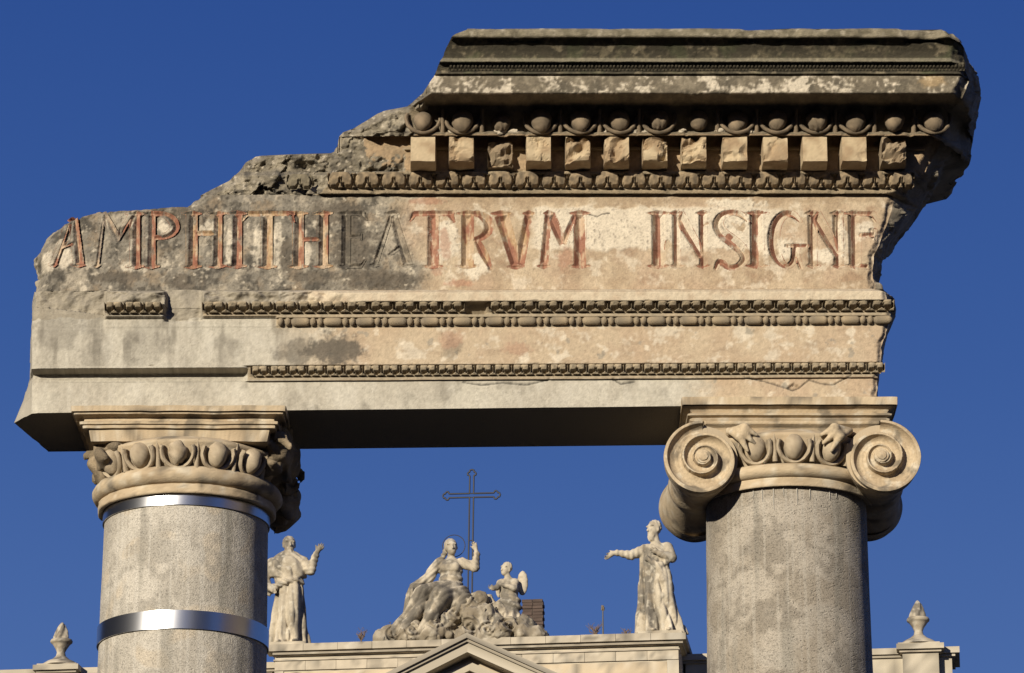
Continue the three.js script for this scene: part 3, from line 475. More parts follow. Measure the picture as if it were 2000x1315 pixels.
// dentils, eggs and darts
const DEN = [[826, 0], [901, .7], [977, .9], [1052, .6], [1129, .75], [1205, .65], [1280, .75], [1356, .7], [1436, .4], [1515, .35], [1592, .08], [1669, .25], [1747, .85]];
DEN.forEach(([px, dmg], k) => {
  const zf = .2 - (dmg > .85 ? .05 : 0), yt = yAt(266.5, .2), yb = yAt(316, .2), w = 50 / 500, h = yt - yb, g = new THREE.BoxGeometry(w, h, zf - .086, 14, 14, 8);
  const gg = toCreasedNormals(warp(g, (x, y, z) => {
    const fz = z > 0 ? z / (.5 * (zf - .086)) : 0, e = 1 - .05 * Math.pow(Math.max(Math.abs(x) / (w / 2), Math.abs(y) / (h / 2)), 8) * fz, sx = x + k * 3.1;
    const brk = Math.max(0, fbm(sx * 16, y * 16, k * 5.5, 3) + .28 * dmg - .12) * dmg * .16 + Math.max(0, ridge(sx * 9, y * 9, k) - .9) * .06 * dmg;
    const low = Math.max(0, -y / h - .25 + .3 * fbm(sx * 12, 0, k)) * dmg * .06;
    return [x * (e - .12 * dmg * Math.max(0, fbm(y * 14, k * 2, z * 14, 3)) * Math.abs(x) / w), y * e + low * (y < 0 ? .6 : 0) + .002 * N3(sx * 30, y * 30, z * 30), z - fz * (brk + low) + .0015 * N3(sx * 50, y * 50, 3)];
  }), .5);
  paint(gg, (x, y, z) => { const n = fbm((x + k) * 14, y * 14, z * 14, 4), f = N3(x * 120 + k, y * 120, z * 120); let c = mix([.56, .44, .28], [.38, .27, .16], sst(-.15, .3, n + .35 * (dmg - .3))); if (dmg > .85 || k === 12) c = mix(c, [.25, .19, .125], .7); return mul(c, 1 + .22 * f); });
  const c = P(px, 290, .2); part(CORN, 'dentil', gg, stone, [c[0], (yt + yb) / 2, (zf + .086) / 2 + .0005]);
});
{ const a = P(790, 286, .125), b = P(1808, 286, .125), g = new THREE.BoxGeometry(b[0] - a[0], .011, .014, 120, 1, 1); paint(g, (x, y, z) => mul([.36, .28, .18], 1 + .5 * N3(x * 20, 0, 0))); part(CORN, 'dentil_fillet', g, stone, [(a[0] + b[0]) / 2, a[1], .099]); }
function eggSet(w, h, d, sd, cA, cB, broken) { // egg, its husk and one dart, facing +z, centred
  const eg = new THREE.SphereGeometry(1, 20, 16); warp(eg, (x, y, z) => { const n = 1 + .07 * N3(x * 2.5 + sd, y * 2.5, z * 2.5) - (broken ? .3 * Math.max(0, N3(x * 2 + sd * 3, y * 2, 5) + .1) : 0); return [x * w * (1 + .12 * y) * n, y * h * n, z * d * n]; });
  const col = s => (x, y, z) => mul(mix(cA, cB, clamp(.5 + 1.3 * fbm(x * 22 + sd * 3 + s, y * 22, z * 22 + sd))), 1 + .2 * N3(x * 150, y * 150, sd)); paint(eg, col(0));
  const pts = []; for (let i = 0; i <= 18; i++) { const a = Math.PI * (-.12 + 1.24 * i / 18) + Math.PI; pts.push(new THREE.Vector3(Math.cos(a) * w * 1.62, Math.sin(a) * h * 1.25 + .12 * h, .0 + d * .22 * Math.sin(a))); }
  const hu = new THREE.TubeGeometry(new THREE.CatmullRomCurve3(pts), 24, w * (w > .04 ? .19 : .25), 6); warp(hu, (x, y, z) => [x + .003 * N3(x * 60, y * 60, sd), y, z * 1.1 + d * .25]); paint(hu, col(1));
  const da = new THREE.CylinderGeometry(w * .16, w * .3, h * 2.1, 5, 3); da.scale(1, 1, 1.6); paint(da, col(2));
  return [eg, hu, da];
}
{
  const sets = [1, 2, 3, 4].map(s => eggSet(.041, .049, .042, s, [.13, .10, .066], [.30, .225, .145], s === 3)), y0 = yAt(235, .225);  // brown egg tones deepened in colour for the corona's shadow
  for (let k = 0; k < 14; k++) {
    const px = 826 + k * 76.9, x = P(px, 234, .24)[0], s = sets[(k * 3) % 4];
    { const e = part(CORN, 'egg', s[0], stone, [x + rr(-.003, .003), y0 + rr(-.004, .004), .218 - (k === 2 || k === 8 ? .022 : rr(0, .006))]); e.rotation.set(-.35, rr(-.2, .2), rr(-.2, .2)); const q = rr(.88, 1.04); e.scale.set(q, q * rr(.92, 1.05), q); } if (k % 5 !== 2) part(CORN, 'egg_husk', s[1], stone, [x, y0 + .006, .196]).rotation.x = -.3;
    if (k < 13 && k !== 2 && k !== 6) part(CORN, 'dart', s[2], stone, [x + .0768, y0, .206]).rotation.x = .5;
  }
}

seed = 77; for (const px of [1182, 1236, 1262, 1330, 975, 1000, 1405, 1470, 1660, 1815, 890]) { // crumbs of stone lodged on the ledge
  const g = warp(new THREE.IcosahedronGeometry(.013, 2), (x, y, z) => { const q = 1 + .5 * facet(x * 70 + px, y * 70, z * 70); return [x * q * 1.5, y * q * .8, z * q]; }); paint(g, () => mul([.58, .5, .38], rr(.8, 1.1)));
  const p = P(px + rr(-5, 5), 258, .205); part(CORN, 'stone_chip', g, stone, [p[0], p[1] + .006, .192]);
}
// ───────────────────────── columns ─────────────────────────
const ZC = -.26;
function shaftMap(dark) {
  const n = 1024, d = new Uint8Array(n * n * 4);
  for (let j = 0; j < n; j++) for (let i = 0; i < n; i++) {
    const u = i / n, v = j / n, a = tn(u, v, 7, 11), b = tn(u, v, 26, 12), c = tn(u, v, 90, 13), e = tn(u, v, 230, 14), st = IN.noise(Math.cos(u * 6.28) * 3, Math.sin(u * 6.28) * 3, Math.cos(v * 6.28) * .25 + 7);
    const vs = sst(.1, .4, IN.noise(Math.cos(u * 6.28) * 9, Math.sin(u * 6.28) * 9, Math.cos(v * 6.28) * .4)); let k = dark ? mix([.42, .37, .30], [.32, .275, .215], sst(-.3, .35, a + .3 * b)) : mix([.53, .485, .41], [.43, .39, .325], sst(-.3, .35, a + .35 * b));
    k = mix(k, dark ? [.40, .36, .30] : [.53, .44, .32], .5 * sst(.1, .4, tn(u, v, 11, 15))); k = mix(k, [.25, .23, .19], .6 * sst(.1, .4, st)); k = mix(k, dark ? [.22, .19, .15] : [.34, .31, .26], .6 * sst(.1, .4, tn(u, v, 5, 21) + .4 * b));
    k = mix(k, dark ? [.44, .40, .335] : [.56, .52, .45], .45 * vs); k = mul(k, 1 + .32 * c + .35 * e); if (c + e * .8 > .55) k = mul(k, .5);
    const o = (j * n + i) * 4; for (let q = 0; q < 3; q++) { const l = clamp(k[q]); d[o + q] = 255 * (l < .0031308 ? l * 12.92 : 1.055 * Math.pow(l, 1 / 2.4) - .055); } d[o + 3] = 255;
  }
  const t = new THREE.DataTexture(d, n, n); t.colorSpace = THREE.SRGBColorSpace; t.wrapS = t.wrapT = THREE.RepeatWrapping; t.magFilter = THREE.LinearFilter; t.minFilter = THREE.LinearMipmapLinearFilter; t.generateMipmaps = true; t.needsUpdate = true; return t;
}
const grainC = gr(5);
const shaftPale = new THREE.MeshStandardMaterial({ map: shaftMap(false), roughness: .92, bumpMap: grainC, bumpScale: .004 });
shaftPale.color.setScalar(.80);
const shaftDark = new THREE.MeshStandardMaterial({ map: shaftMap(true), roughness: .92, bumpMap: dashTex, bumpScale: .0075, color: new THREE.Color().setScalar(.76) });
function lathe(prof, seg, noise, colFn, uvScale) {
  const rings = [], cols = [], uvs = []; let arc = 0;
  prof.forEach(([y, r], i) => { if (i) arc += Math.hypot(y - prof[i - 1][0], r - prof[i - 1][1]); const R = [], C = [], U = []; for (let j = 0; j <= seg; j++) { const a = -j / seg * 2 * Math.PI + Math.PI, x = Math.sin(-a), z = Math.cos(a), rr2 = r + (noise ? noise(x * r, y, z * r) : 0); R.push([x * rr2, y, z * rr2]); C.push(colFn ? colFn(x * r, y, z * r) : [1, 1, 1]); U.push([j / seg * (uvScale || 2), arc]); } rings.push(R); cols.push(C); uvs.push(U); });
  return skin(rings, colFn ? cols : null, uvs, { open: true });
}
function dense(prof, st) { const o = [prof[0]]; for (let i = 1; i < prof.length; i++) { const a = prof[i - 1], b = prof[i], n = Math.max(1, Math.round(Math.hypot(a[0] - b[0], a[1] - b[1]) / st)); for (let k = 1; k <= n; k++) o.push([lerp(a[0], b[0], k / n), lerp(a[1], b[1], k / n)]); } return o; }
const warmCol = s => (x, y, z) => { const n = fbm(x * 7 + s, y * 7, z * 7 + s, 4), m = fbm(x * 20, y * 20 + s, z * 20, 3); let c = mix(WARM, [.40, .305, .195], sst(-.1, .3, n)); c = mix(c, [.60, .53, .41], .7 * sst(.03, .28, m)); c = mix(c, [.17, .138, .098], .85 * sst(.06, .3, fbm(x * 11 + s, y * 11, z * 11, 4) + .2 * m)); return mul(c, 1 + .2 * N3(x * 110, y * 110, z * 110)); };
// moulded rectangular slab: rows of [y, half x, half z]
function slab(rows, cx, cz, colFn, nAmp = .003) {
  const rings = [], cols = [];
  for (const [y, hx, hz] of rows) {
    const R = [], C = [], side = (ax, az, bx, bz, n) => { for (let i = 0; i < n; i++) { const t = i / n, x = lerp(ax, bx, t), z = lerp(az, bz, t), q = 1 + nAmp * 2 * fbm(x * 8, y * 8, z * 8, 4), e = Math.max(Math.abs(t - .5) * 2 - .97, 0); R.push([cx + x * q * (1 - e * .2), y + nAmp * .5 * N3(x * 12, y * 3, z * 12), cz + z * q * (1 - e * .2)]); C.push(colFn(x, y, z)); } };
    side(-hx, hz, hx, hz, 90); side(hx, hz, hx, -hz, 40); side(hx, -hz, -hx, -hz, 20); side(-hx, -hz, -hx, hz, 40); rings.push(R); cols.push(C);
  }
  return toCreasedNormals(skin(rings, cols, null, { capA: true, capB: true }), .45);
}
// shafts
function shaftProf(yTop, rT, rB) { const o = []; for (let i = 0; i <= 60; i++) { const t = i / 60; o.push([lerp(.38, yTop, t), lerp(rB, rT, Math.pow(t, 1.3))]); } return o; }
function columnBase(parent, r, col) {
  const g = lathe(dense([[.16, r * 1.38], [.2, r * 1.42], [.25, r * 1.38], [.26, r * 1.22], [.3, r * 1.18], [.32, r * 1.22], [.345, r * 1.24], [.37, r * 1.18], [.38, r * 1.02], [.4, r]], .02), 64, null, col); part(parent, 'base', g, stone);
  part(parent, 'plinth', paint(new THREE.BoxGeometry(r * 2.9, .17, r * 2.9, 4, 1, 4).translate(0, .085, 0), col), stone);
}
const yC = (px, py, r) => P(px, py, ZC + r)[1];
function ringEggs(parent, cx, eggsAt, R, y, set, tilt) {
  for (const [a, k] of eggsAt) for (const [gi, nm, da] of [[0, 'egg', 0], [1, 'egg_husk', 0], [2, 'dart', .5]]) {
    const an = a + da * .41, m = part(parent, nm, set[k][gi], stone, [Math.sin(an) * R, y, Math.cos(an) * R]); m.rotation.set(tilt, an, 0, 'YXZ');
  }
}
const eggsBig = [1, 2, 3].map(s => eggSet(.038, .052, .044, s + 20, [.34, .265, .175], [.56, .46, .325], s === 2));

// left column: pale shaft, two steel hoops, capital that has lost its scrolls
{
  const cx = P(365, 985, ZC)[0], C = thing('column', 'pale grey column with two steel hoops below a broken capital', 'column', 'columns carrying the entablature', [cx, 0, ZC]);
  columnBase(C, .36, warmCol(1));
  const yS = yC(365, 962, .32); part(C, 'shaft', lathe(shaftProf(yS, .319, .362), 160, (x, y, z) => .0025 * fbm(x * 9, y * 9, z * 9), null, 2), shaftPale);
  for (const [pa, pb] of [[986, 966], [1228, 1192]]) {
    const r = .3225 + (pb > 1100 ? .006 : 0), ya = yC(355, pa, r), yb = yC(355, pb, r), t = .004;
    part(C, 'steel_band', toCreasedNormals(lathe([[ya, r], [ya, r + t], [yb, r + t], [yb, r]], 160), .6), steel);
    const cl = part(C, 'clasp', new THREE.BoxGeometry(.06, (yb - ya) * .8, .02), steel, [0, (ya + yb) / 2, -r - .008]); cl.name = 'band_clasp';
  }
  const K = new THREE.Group(); K.name = 'capital'; C.add(K); const col = warmCol(5);
  const q = (py, r) => [yC(365, py, r), r];
  part(K, 'astragal_ring', lathe(dense([q(964, .32), q(963, .342), q(960, .347), q(946, .347), q(943, .338), q(942, .325)], .006), 128, (x, y, z) => .012 * fbm(x * 8, y * 8, z * 8) + .004 * fbm(x * 30, y * 30, z * 30), col), stone);
  const tor = []; for (let i = 0; i <= 14; i++) { const a = -Math.PI / 2 + Math.PI * i / 14; tor.push([lerp(q(943, .345)[0], q(909, .345)[0], .5 + .5 * Math.sin(a)), .335 + .036 * Math.cos(a)]); }
  part(K, 'torus', lathe(tor, 128, (x, y, z) => .014 * fbm(x * 7, y * 7, z * 7) + .004 * fbm(x * 30, y * 30, z * 30), col), stone);
  part(K, 'echinus', lathe(dense([q(910, .33), q(900, .34), q(880, .365), q(858, .385), q(852, .33)], .012), 96, (x, y, z) => .01 * fbm(x * 9, y * 9, z * 9), col), stone);
  ringEggs(K, cx, [[-.86, 2], [-.44, 0], [-.02, 1], [.40, 2], [.82, 0]], .362, yC(355, 880, .39), eggsBig, .28);
  const hx = .362, hz = .30, dz = 0, ab = [[862, .358, .29], [838, .368, .296], [836, .390, .309], [831, .392, .311], [830, .380, .300], [828, .402, .314], [823, .404, .316], [822, .388, .300], [816, .386, .298], [811, .396, .306], [809, .404, .312], [808.5, .424, .332], [806, .426, .334], [805, .414, .322], [803, .416, .324], [802.5, .434, .342], [792, .436, .344]];
  part(K, 'abacus', slab(ab.map(([py, x, z]) => [P(358, py, ZC + z)[1], x * .955, z]), -.012, dz, col, .006), stone);
  // broken stumps where the scrolls were
  const stump = (c, r, s, lo, hi) => net((x, y, z) => ell(x, y, z, c, r) + .05 * fbm(x * 9 + s, y * 9, z * 9) + .03 * ridge(x * 14 + s, y * 14, z * 14), lo, hi, .011, (x, y, z) => mul(mix([.20, .155, .10], [.40, .31, .2], sst(-.2, .3, fbm(x * 9, y * 9, z * 9 + s))), 1 + .25 * N3(x * 90, y * 90, z * 90)));
  const L0 = P(206, 905, ZC + .1), R0 = P(530, 905, ZC + .02);
  part(K, 'scroll_stump', stump([L0[0] - cx + .035, L0[1], .04], [.11, .11, .26], 3, [-.5, L0[1] - .2, -.3], [0, L0[1] + .2, .4]), roughStone);
  part(K, 'scroll_stump', stump([R0[0] - cx - .0, R0[1] + .03, -.02], [.125, .15, .3], 8, [.1, R0[1] - .25, -.42], [.62, R0[1] + .27, .4]), roughStone);
  part(K, 'scroll_stump', stump([R0[0] - cx + .015, R0[1] - .10, -.2], [.10, .12, .13], 11, [.1, R0[1] - .32, -.42], [.62, R0[1] + .1, .1]), roughStone);
}
// right column: brown tooled shaft under a whole Ionic capital
function voluteGeo(mir, colFn) {
  const SP = [[0, 72], [.5, 75], [1, 69], [1.5, 59], [2, 47], [2.5, 40], [3, 33.5], [3.5, 28], [4, 22], [4.5, 19], [5, 16], [5.5, 14.5], [6, 13.5], [8, 13]].map(a => [a[0] * Math.PI, a[1] * .00203]);
  const NA = 300, NR = 96, rings = [], cols = [];
  for (let j = 0; j <= NR + 8; j++) {
    const R = [], C = [];
    for (let i = 0; i <= NA; i++) {
      const ph = i / NA * 2 * Math.PI, Ro = tab(SP, ph), t = Math.min(1, j / NR), r = t * Ro; let n = 0; while (n < 3 && tab(SP, ph + 2 * Math.PI * (n + 1)) > r) n++;
      const r0 = tab(SP, ph + 2 * Math.PI * n), r1 = n < 3 ? tab(SP, ph + 2 * Math.PI * (n + 1)) : 0, w = (r0 - r) / Math.max(.004, r0 - r1); let h = .019 * Math.pow(clamp(1 - r / .155), 1.2);
      if (n < 3 && r0 - r1 > .005) { const rim = .2, dp = Math.min(.034, (r0 - r1) * .7); if (w > rim) h -= dp * Math.pow(clamp(Math.sin(Math.PI * clamp((w - rim) / (1.02 - rim)) * .82 + .0) * 1.05), .6) + dp * .15 * sst(.7, 1, w); else h -= .002 * Math.abs(w / rim - .5); } else if (r < .018) h += .004;
      let z = h; if (j > NR) z = -.006 - (j - NR) * .009; const rx = j > NR ? Ro * (1 - .004 * (j - NR)) : r * (t > .995 ? 1 : 1);
      const x = -Math.sin(ph) * rx * mir, y = Math.cos(ph) * rx; const nz = .0025 * fbm(x * 20, y * 20, mir * 4, 3);
      R.push([x, y, z + nz]); C.push(colFn(x + mir, y, z));
    }
    rings.push(R); cols.push(C);
  }
  return skin(rings, cols, null, { open: true });
}
{
  const cx = P(1535, 985, ZC)[0], C = thing('column', 'dark tooled stone column under an Ionic capital with spiral scrolls', 'column', 'columns carrying the entablature', [cx, 0, ZC]);
  const col = warmCol(17); columnBase(C, .36, col);
  const yS = yC(1535, 946, .32); part(C, 'shaft', lathe(shaftProf(yS, .313, .352), 160, (x, y, z) => .003 * fbm(x * 9, y * 9, z * 9), null, 2), shaftDark);
  seed = 21; for (const [px, l] of [[1464, 18], [1481, 26], [1502, 44], [1521, 16], [1547, 34], [1572, 22], [1611, 20], [1624, 14]]) { // lime drips below the capital
    const a = Math.asin((px - 1537) / 158), r = .3165, y0 = yC(1535, 952, .32), g = new THREE.CylinderGeometry(.0026, .0009, l / 500, 6, 4).translate(0, -l / 1000, 0); warp(g, (x, y, z) => [x + .003 * N3(y * 40, px, 1), y, z * .7]);
    part(C, 'lime_drip', g, flat(.36, .335, .29), [Math.sin(a) * r, y0, Math.cos(a) * r]);
  }
  const K = new THREE.Group(); K.name = 'capital'; C.add(K); const q = (py, r) => [yC(1545, py, r), r];
  part(K, 'astragal_ring', lathe(dense([q(949, .31), q(949, .336), q(932, .338), q(931, .325)], .006), 128, (x, y, z) => .003 * fbm(x * 8, y * 8, z * 8), col), stone);
  const tor = []; for (let i = 0; i <= 14; i++) { const a = -Math.PI / 2 + Math.PI * i / 14; tor.push([lerp(q(931, .345)[0], q(903, .345)[0], .5 + .5 * Math.sin(a)), .33 + .034 * Math.cos(a)]); }
  part(K, 'torus', lathe(tor, 128, (x, y, z) => .004 * fbm(x * 7, y * 7, z * 7), col), stone);
  part(K, 'echinus', lathe(dense([q(904, .32), q(892, .335), q(870, .36), q(845, .38), q(838, .32)], .012), 96, null, col), stone);
  const off = P(1543, 870, .1)[0] - cx;
  ringEggs(K, cx, [[-.385, 0], [.025, 2], [.435, 0]], .358, yC(1543, 868, .39), eggsBig, .25);
  const wv = P(1543, 800, .06)[0] - cx, ab = [[824, .372, .30], [823, .385, .306], [818, .389, .311], [816, .376, .298], [811, .395, .316], [808, .397, .318], [806, .380, .300], [800, .388, .306], [794, .406, .322], [792.5, .410, .326], [792, .396, .312], [790.5, .398, .314], [790, .417, .338], [775, .418, .338]];
  part(K, 'abacus', slab(ab.map(([py, x, z]) => [P(1543, py, ZC + z)[1], x, z]), wv, 0, col, .003), stone);
  const yv = P(1375, 897, .055)[1], zf = .345;
  for (const [px, py, mir] of [[1373, 897, 1], [1721, 895, -1]]) {
    const p = P(px, py, .06), vx = p[0] - cx, V = part(K, 'volute', voluteGeo(mir, col), stone, [vx, p[1], zf]); V.rotation.x = 0;
    // cushion running back to the rear scroll
    const N = 30, rings = [], cols = [], rp = P(px === 1373 ? 1350 : 1700, 978, ZC - .29); for (let i = 0; i <= N; i++) { const t = i / N, R = [], Cc = [], z = lerp(zf - .03, -.325, t), w = 1 - .22 * Math.sin(Math.PI * t) + .05 * (Math.abs(t - .5) < .06), r = (t < .06 || t > .94 ? .134 : .137 * w); for (let k = 0; k < 48; k++) { const a = k / 48 * 2 * Math.PI; const x = vx + Math.cos(a) * r - mir * .012 * t, y = p[1] + Math.sin(a) * r - .012 * t; R.push([x, y, z]); Cc.push(col(x, y, z)); } rings.push(R); cols.push(Cc); }
    part(K, 'bolster', skin(rings, cols, null, { capA: true, capB: true }), stone);
    const back = voluteGeo(mir, col); back.rotateY(Math.PI); part(K, 'volute', back, stone, [vx - mir * .012, p[1] - .012, -.335]);
  }
  // channel between the scrolls
  const xa = P(1375, 830, .05)[0] - cx, xb = P(1720, 830, .05)[0] - cx, yt = P(1543, 824, .05)[1], ym = P(1543, 850, .05)[1], R = [];
  const cp = [[ym, .25], [ym + .001, .288], [ym + .012, .291], [ym + .025, .293], [yt - .016, .296], [yt - .013, .312], [yt - .007, .316], [yt + .001, .316]], cols = [];
  for (const [y, z] of cp) { const r = [], c = []; for (let i = 0; i <= 80; i++) { const x = lerp(xa, xb, i / 80); r.push([x, y, z + .004 * fbm(x * 9, y * 9, 3)]); c.push(col(x, y, z)); } for (let i = 80; i >= 0; i -= 4) { const x = lerp(xa, xb, i / 80); r.push([x, y, -.29]); c.push(col(x, y, z)); } R.push(r); cols.push(c); }
  part(K, 'channel', skin(R, cols, null, { capA: true, capB: true }), stone);
  // half palmettes tucked beside the scrolls
  for (const s of [-1, 1]) {
    const fan = (s < 0 ? [[1478, 850], [1474, 866], [1460, 880]] : [[1604, 850], [1608, 866], [1624, 880]]), o = s < 0 ? [1424, 842] : [1660, 842], at = (px, py, z) => { const p = P(px, py, ZC + z); return [p[0] - cx, p[1], z]; };
    const root = at(o[0], o[1], .318), tips = fan.map(([px, py]) => at(px, py, .372)), field = (x, y, z) => { let d = 9; for (const t of tips) { const mid = [lerp(root[0], t[0], .55), lerp(root[1], t[1], .55) + .012, .378]; d = smin(d, chain(x, y, z, [[...root, .012], [...mid, .017], [...t, .007]], .01), .006); } return d; };
    const lo = [Math.min(root[0], tips[0][0]) - .05, tips[2][1] - .05, .27], hi = [Math.max(root[0], tips[0][0]) + .05, root[1] + .06, .43];
    part(K, 'palmette', net((x, y, z) => field(x, y, z) + .004 * fbm(x * 24, y * 24, z * 24), lo, hi, .005, col), stone);
  }
}

// ───────────────────────── church behind ─────────────────────────
const YAW = 7 * Math.PI / 180, CO = P(931, 1250, -50), EX = [Math.cos(YAW), 0, Math.sin(YAW)], EZ = [-Math.sin(YAW), 0, Math.cos(YAW)];
function PC(px, py, off) { // reading -> church coordinates [along the facade, height, proud of the facade]
  const d = ray(px, py), rel = [SC[0] - CO[0], SC[2] - CO[2]], dn = d[0] * EZ[0] + d[2] * EZ[2], t = (off - (rel[0] * EZ[0] + rel[1] * EZ[2])) / dn, wx = rel[0] + d[0] * t, wz = rel[1] + d[2] * t;
  return [wx * EX[0] + wz * EX[2], SC[1] + d[1] * t, off];
}
const cw = (l) => [CO[0] + l[0] * EX[0] + l[2] * EZ[0], l[1], CO[2] + l[0] * EX[2] + l[2] * EZ[2]];
const chCol = (s, base0) => (x, y, z) => { const base = base0 || [.52, .455, .345]; const n = fbm(x * .9 + s, y * 1.6, z, 4), m = fbm(x * 4 + s, y * 4, z * 4, 3), st = fbm(x * 3.2, y * .35 + s, z, 3); let c = mix(base, mul(base, .8), sst(-.2, .3, n)); c = mix(c, [.20, .175, .135], .8 * sst(.02, .3, st + .5 * m)); c = mix(c, [.13, .115, .09], .7 * sst(.16, .34, fbm(x * 7 + s, y * 9, z * 7, 3))); c = mix(c, [.62, .56, .45], .5 * sst(.1, .3, m)); return mul(c, 1 + .18 * N3(x * 14, y * 14, z * 14)); };
const CH = thing('church', 'cream stone church facade with a gabled attic rising behind the columns', 'church', null, [CO[0], 0, CO[2]], -YAW);
function block(parent, name, x0, x1, y0, y1, z0, z1, s, base, seg = 12) {
  const g = new THREE.BoxGeometry(x1 - x0, y1 - y0, z1 - z0, Math.max(1, Math.min(60, Math.round((x1 - x0) * seg))), Math.max(1, Math.min(30, Math.round((y1 - y0) * seg))), 2); g.translate((x0 + x1) / 2, (y0 + y1) / 2, (z0 + z1) / 2); paint(g, chCol(s, base)); return part(parent, name, g, statueMat);
}
const yTop = PC(931, 1251, 0)[1];
{
  const xl = PC(537, 1290, 0)[0], xr = PC(1326, 1290, 0)[0], yA = PC(931, 1267, .1)[1], yB = PC(931, 1281, .06)[1], yD = PC(931, 1300, 0)[1];
  const cl = PC(525, 1255, .16)[0], cr = PC(1340, 1255, .16)[0];
  block(CH, 'attic_wall', xl, xr, 8, yA - .02, -1.6, 0, 1, null);
  // coping in separate slabs
  const nC = 12; for (let i = 0; i < nC; i++) { const a = lerp(cl, cr, i / nC), b = lerp(cl, cr, (i + 1) / nC); block(CH, 'coping_stone', a + .003, b - .003, yTop - .13, yTop + rr(-.012, .006), -1.7, .17 + rr(-.008, .008), 10 + i * 3.3, mul([.52, .45, .34], rr(.85, 1.06))); }
  block(CH, 'cornice', cl + .06, cr - .06, yTop - .185, yTop - .135, -1.65, .11, 2, [.36, .31, .235]);
  block(CH, 'cornice', cl + .09, cr - .09, yA - .02, yTop - .19, -1.63, .075, 2.6, [.5, .43, .32]);
  // ashlar course
  const nA = 13; for (let i = 0; i < nA; i++) { const a = lerp(xl, xr, i / nA), b = lerp(xl, xr, (i + 1) / nA); block(CH, 'stone_block', a + .003, b - .003, yD, yB, -.3, .035 + rr(-.004, .004), 60 + i * 2.1, mul([.54, .465, .35], rr(.93, 1.04))); }
  block(CH, 'moulding', xl - .02, xr + .02, yB + .01, yB + .035, -.3, .06, 3, [.5, .43, .33]);
  // framed plaster field
  const fx0 = PC(553, 1305, .05)[0], fx1 = PC(1303, 1305, .05)[0];
  block(CH, 'frame', xl, fx0, 12.5, yD - .01, -.3, .03, 4, null); block(CH, 'frame', fx1, xr, 12.5, yD - .01, -.3, .03, 5, null);
  block(CH, 'plaster_panel', fx0 + .005, fx1 - .005, 12.5, yD - .03, -.3, .012, 6, [.58, .47, .32]);
  // gable over the middle bay
  const ap = PC(912, 1238, .55), l0 = PC(752, 1318, .55), sl = (ap[1] - l0[1]) / (ap[0] - l0[0]), W = 3.6;
  const rake = (name, drop, th, z0, z1, s, base) => { for (const sd of [-1, 1]) { const sh = new THREE.Shape(), a = ap[1] - drop; sh.moveTo(ap[0], a); sh.lineTo(ap[0] + sd * W, a - W * sl); sh.lineTo(ap[0] + sd * W, a - W * sl - th); sh.lineTo(ap[0], a - th); const g = new THREE.ExtrudeGeometry(sh, { depth: z1 - z0, bevelEnabled: false, steps: 1 }); g.translate(0, 0, z0); paint(g, chCol(s + sd, base)); part(CH, name, g, statueMat); } };
  rake('raking_cornice', 0, .09, -.2, .62, 7, [.40, .35, .27]); rake('raking_cornice', .095, .05, -.2, .56, 8, [.42, .36, .27]); rake('raking_cornice', .15, .17, -.2, .5, 9, null);
  rake('raking_moulding', .42, .16, -.2, .2, 11, null); rake('raking_moulding', .70, .12, -.2, .16, 12, null);
  { const sh = new THREE.Shape(); sh.moveTo(ap[0], ap[1] - .1); sh.lineTo(ap[0] + W, ap[1] - .1 - W * sl); sh.lineTo(ap[0] - W, ap[1] - .1 - W * sl); const g = new THREE.ExtrudeGeometry(sh, { depth: .2, bevelEnabled: false }); g.translate(0, 0, -.12); paint(g, chCol(13, [.46, .38, .27])); part(CH, 'tympanum', g, statueMat); }
  const yg = ap[1] - W * sl - .2; block(CH, 'cornice', ap[0] - W - .1, ap[0] + W + .1, yg - .35, yg, -.2, .6, 14, null, 6);
  // lower body of the facade, wings, portal
  const wl = PC(20, 1320, -.9)[0], wr = PC(1876, 1320, -.9)[0];
  block(CH, 'wall', wl, wr, 0, 12.4, -3, -.25, 15, [.56, .46, .32], 3);
  for (const x of [xl + .3, ap[0] - 2.2, ap[0] + 1.5, xr - 1]) block(CH, 'pilaster', x, x + .7, 0, 12.4, -.25, .05, 16 + x, null, 3);
  block(CH, 'door', ap[0] - 1, ap[0] + 1, 0, 4, -.24, -.1, 19, [.09, .06, .04], 2);
  // low side walls with piers
  for (const [a, b, py, pl, pr, pt, s] of [[1330, 1876, 1266, 1758, 1840, 1262, 30], [-20, 545, 1307, 72, 150, 1309, 40]]) {
    const x0 = PC(a, 1310, -.9)[0], x1 = PC(b, 1310, -.9)[0], yt = PC((pl + pr) / 2, py, -.9)[1];
    block(CH, 'side_wall', x0 + .08, x1 - .14, 12.3, yt - .16, -1.9, -.95, s, null, 6); block(CH, 'side_coping', x0, x1, yt - .11, yt, -2, -.85, s + 1, null, 6); block(CH, 'side_moulding', x0 + .04, x1 - .08, yt - .16, yt - .115, -1.95, -.9, s + 2, [.38, .33, .25], 6);
    const q0 = PC(pl, 1300, -.7)[0], q1 = PC(pr, 1300, -.7)[0]; block(CH, 'pier', q0 + .05, q1 - .05, 12.3, yt - .13, -1.9, -.7, s + 3, null, 6); block(CH, 'pier_coping', q0 - .05, q1 + .05, yt - .085, yt + .012, -2.02, -.58, s + 4, null, 6); block(CH, 'pier_moulding', q0, q1, yt - .13, yt - .09, -1.95, -.64, s + 5, [.40, .34, .26], 6);
  }
}
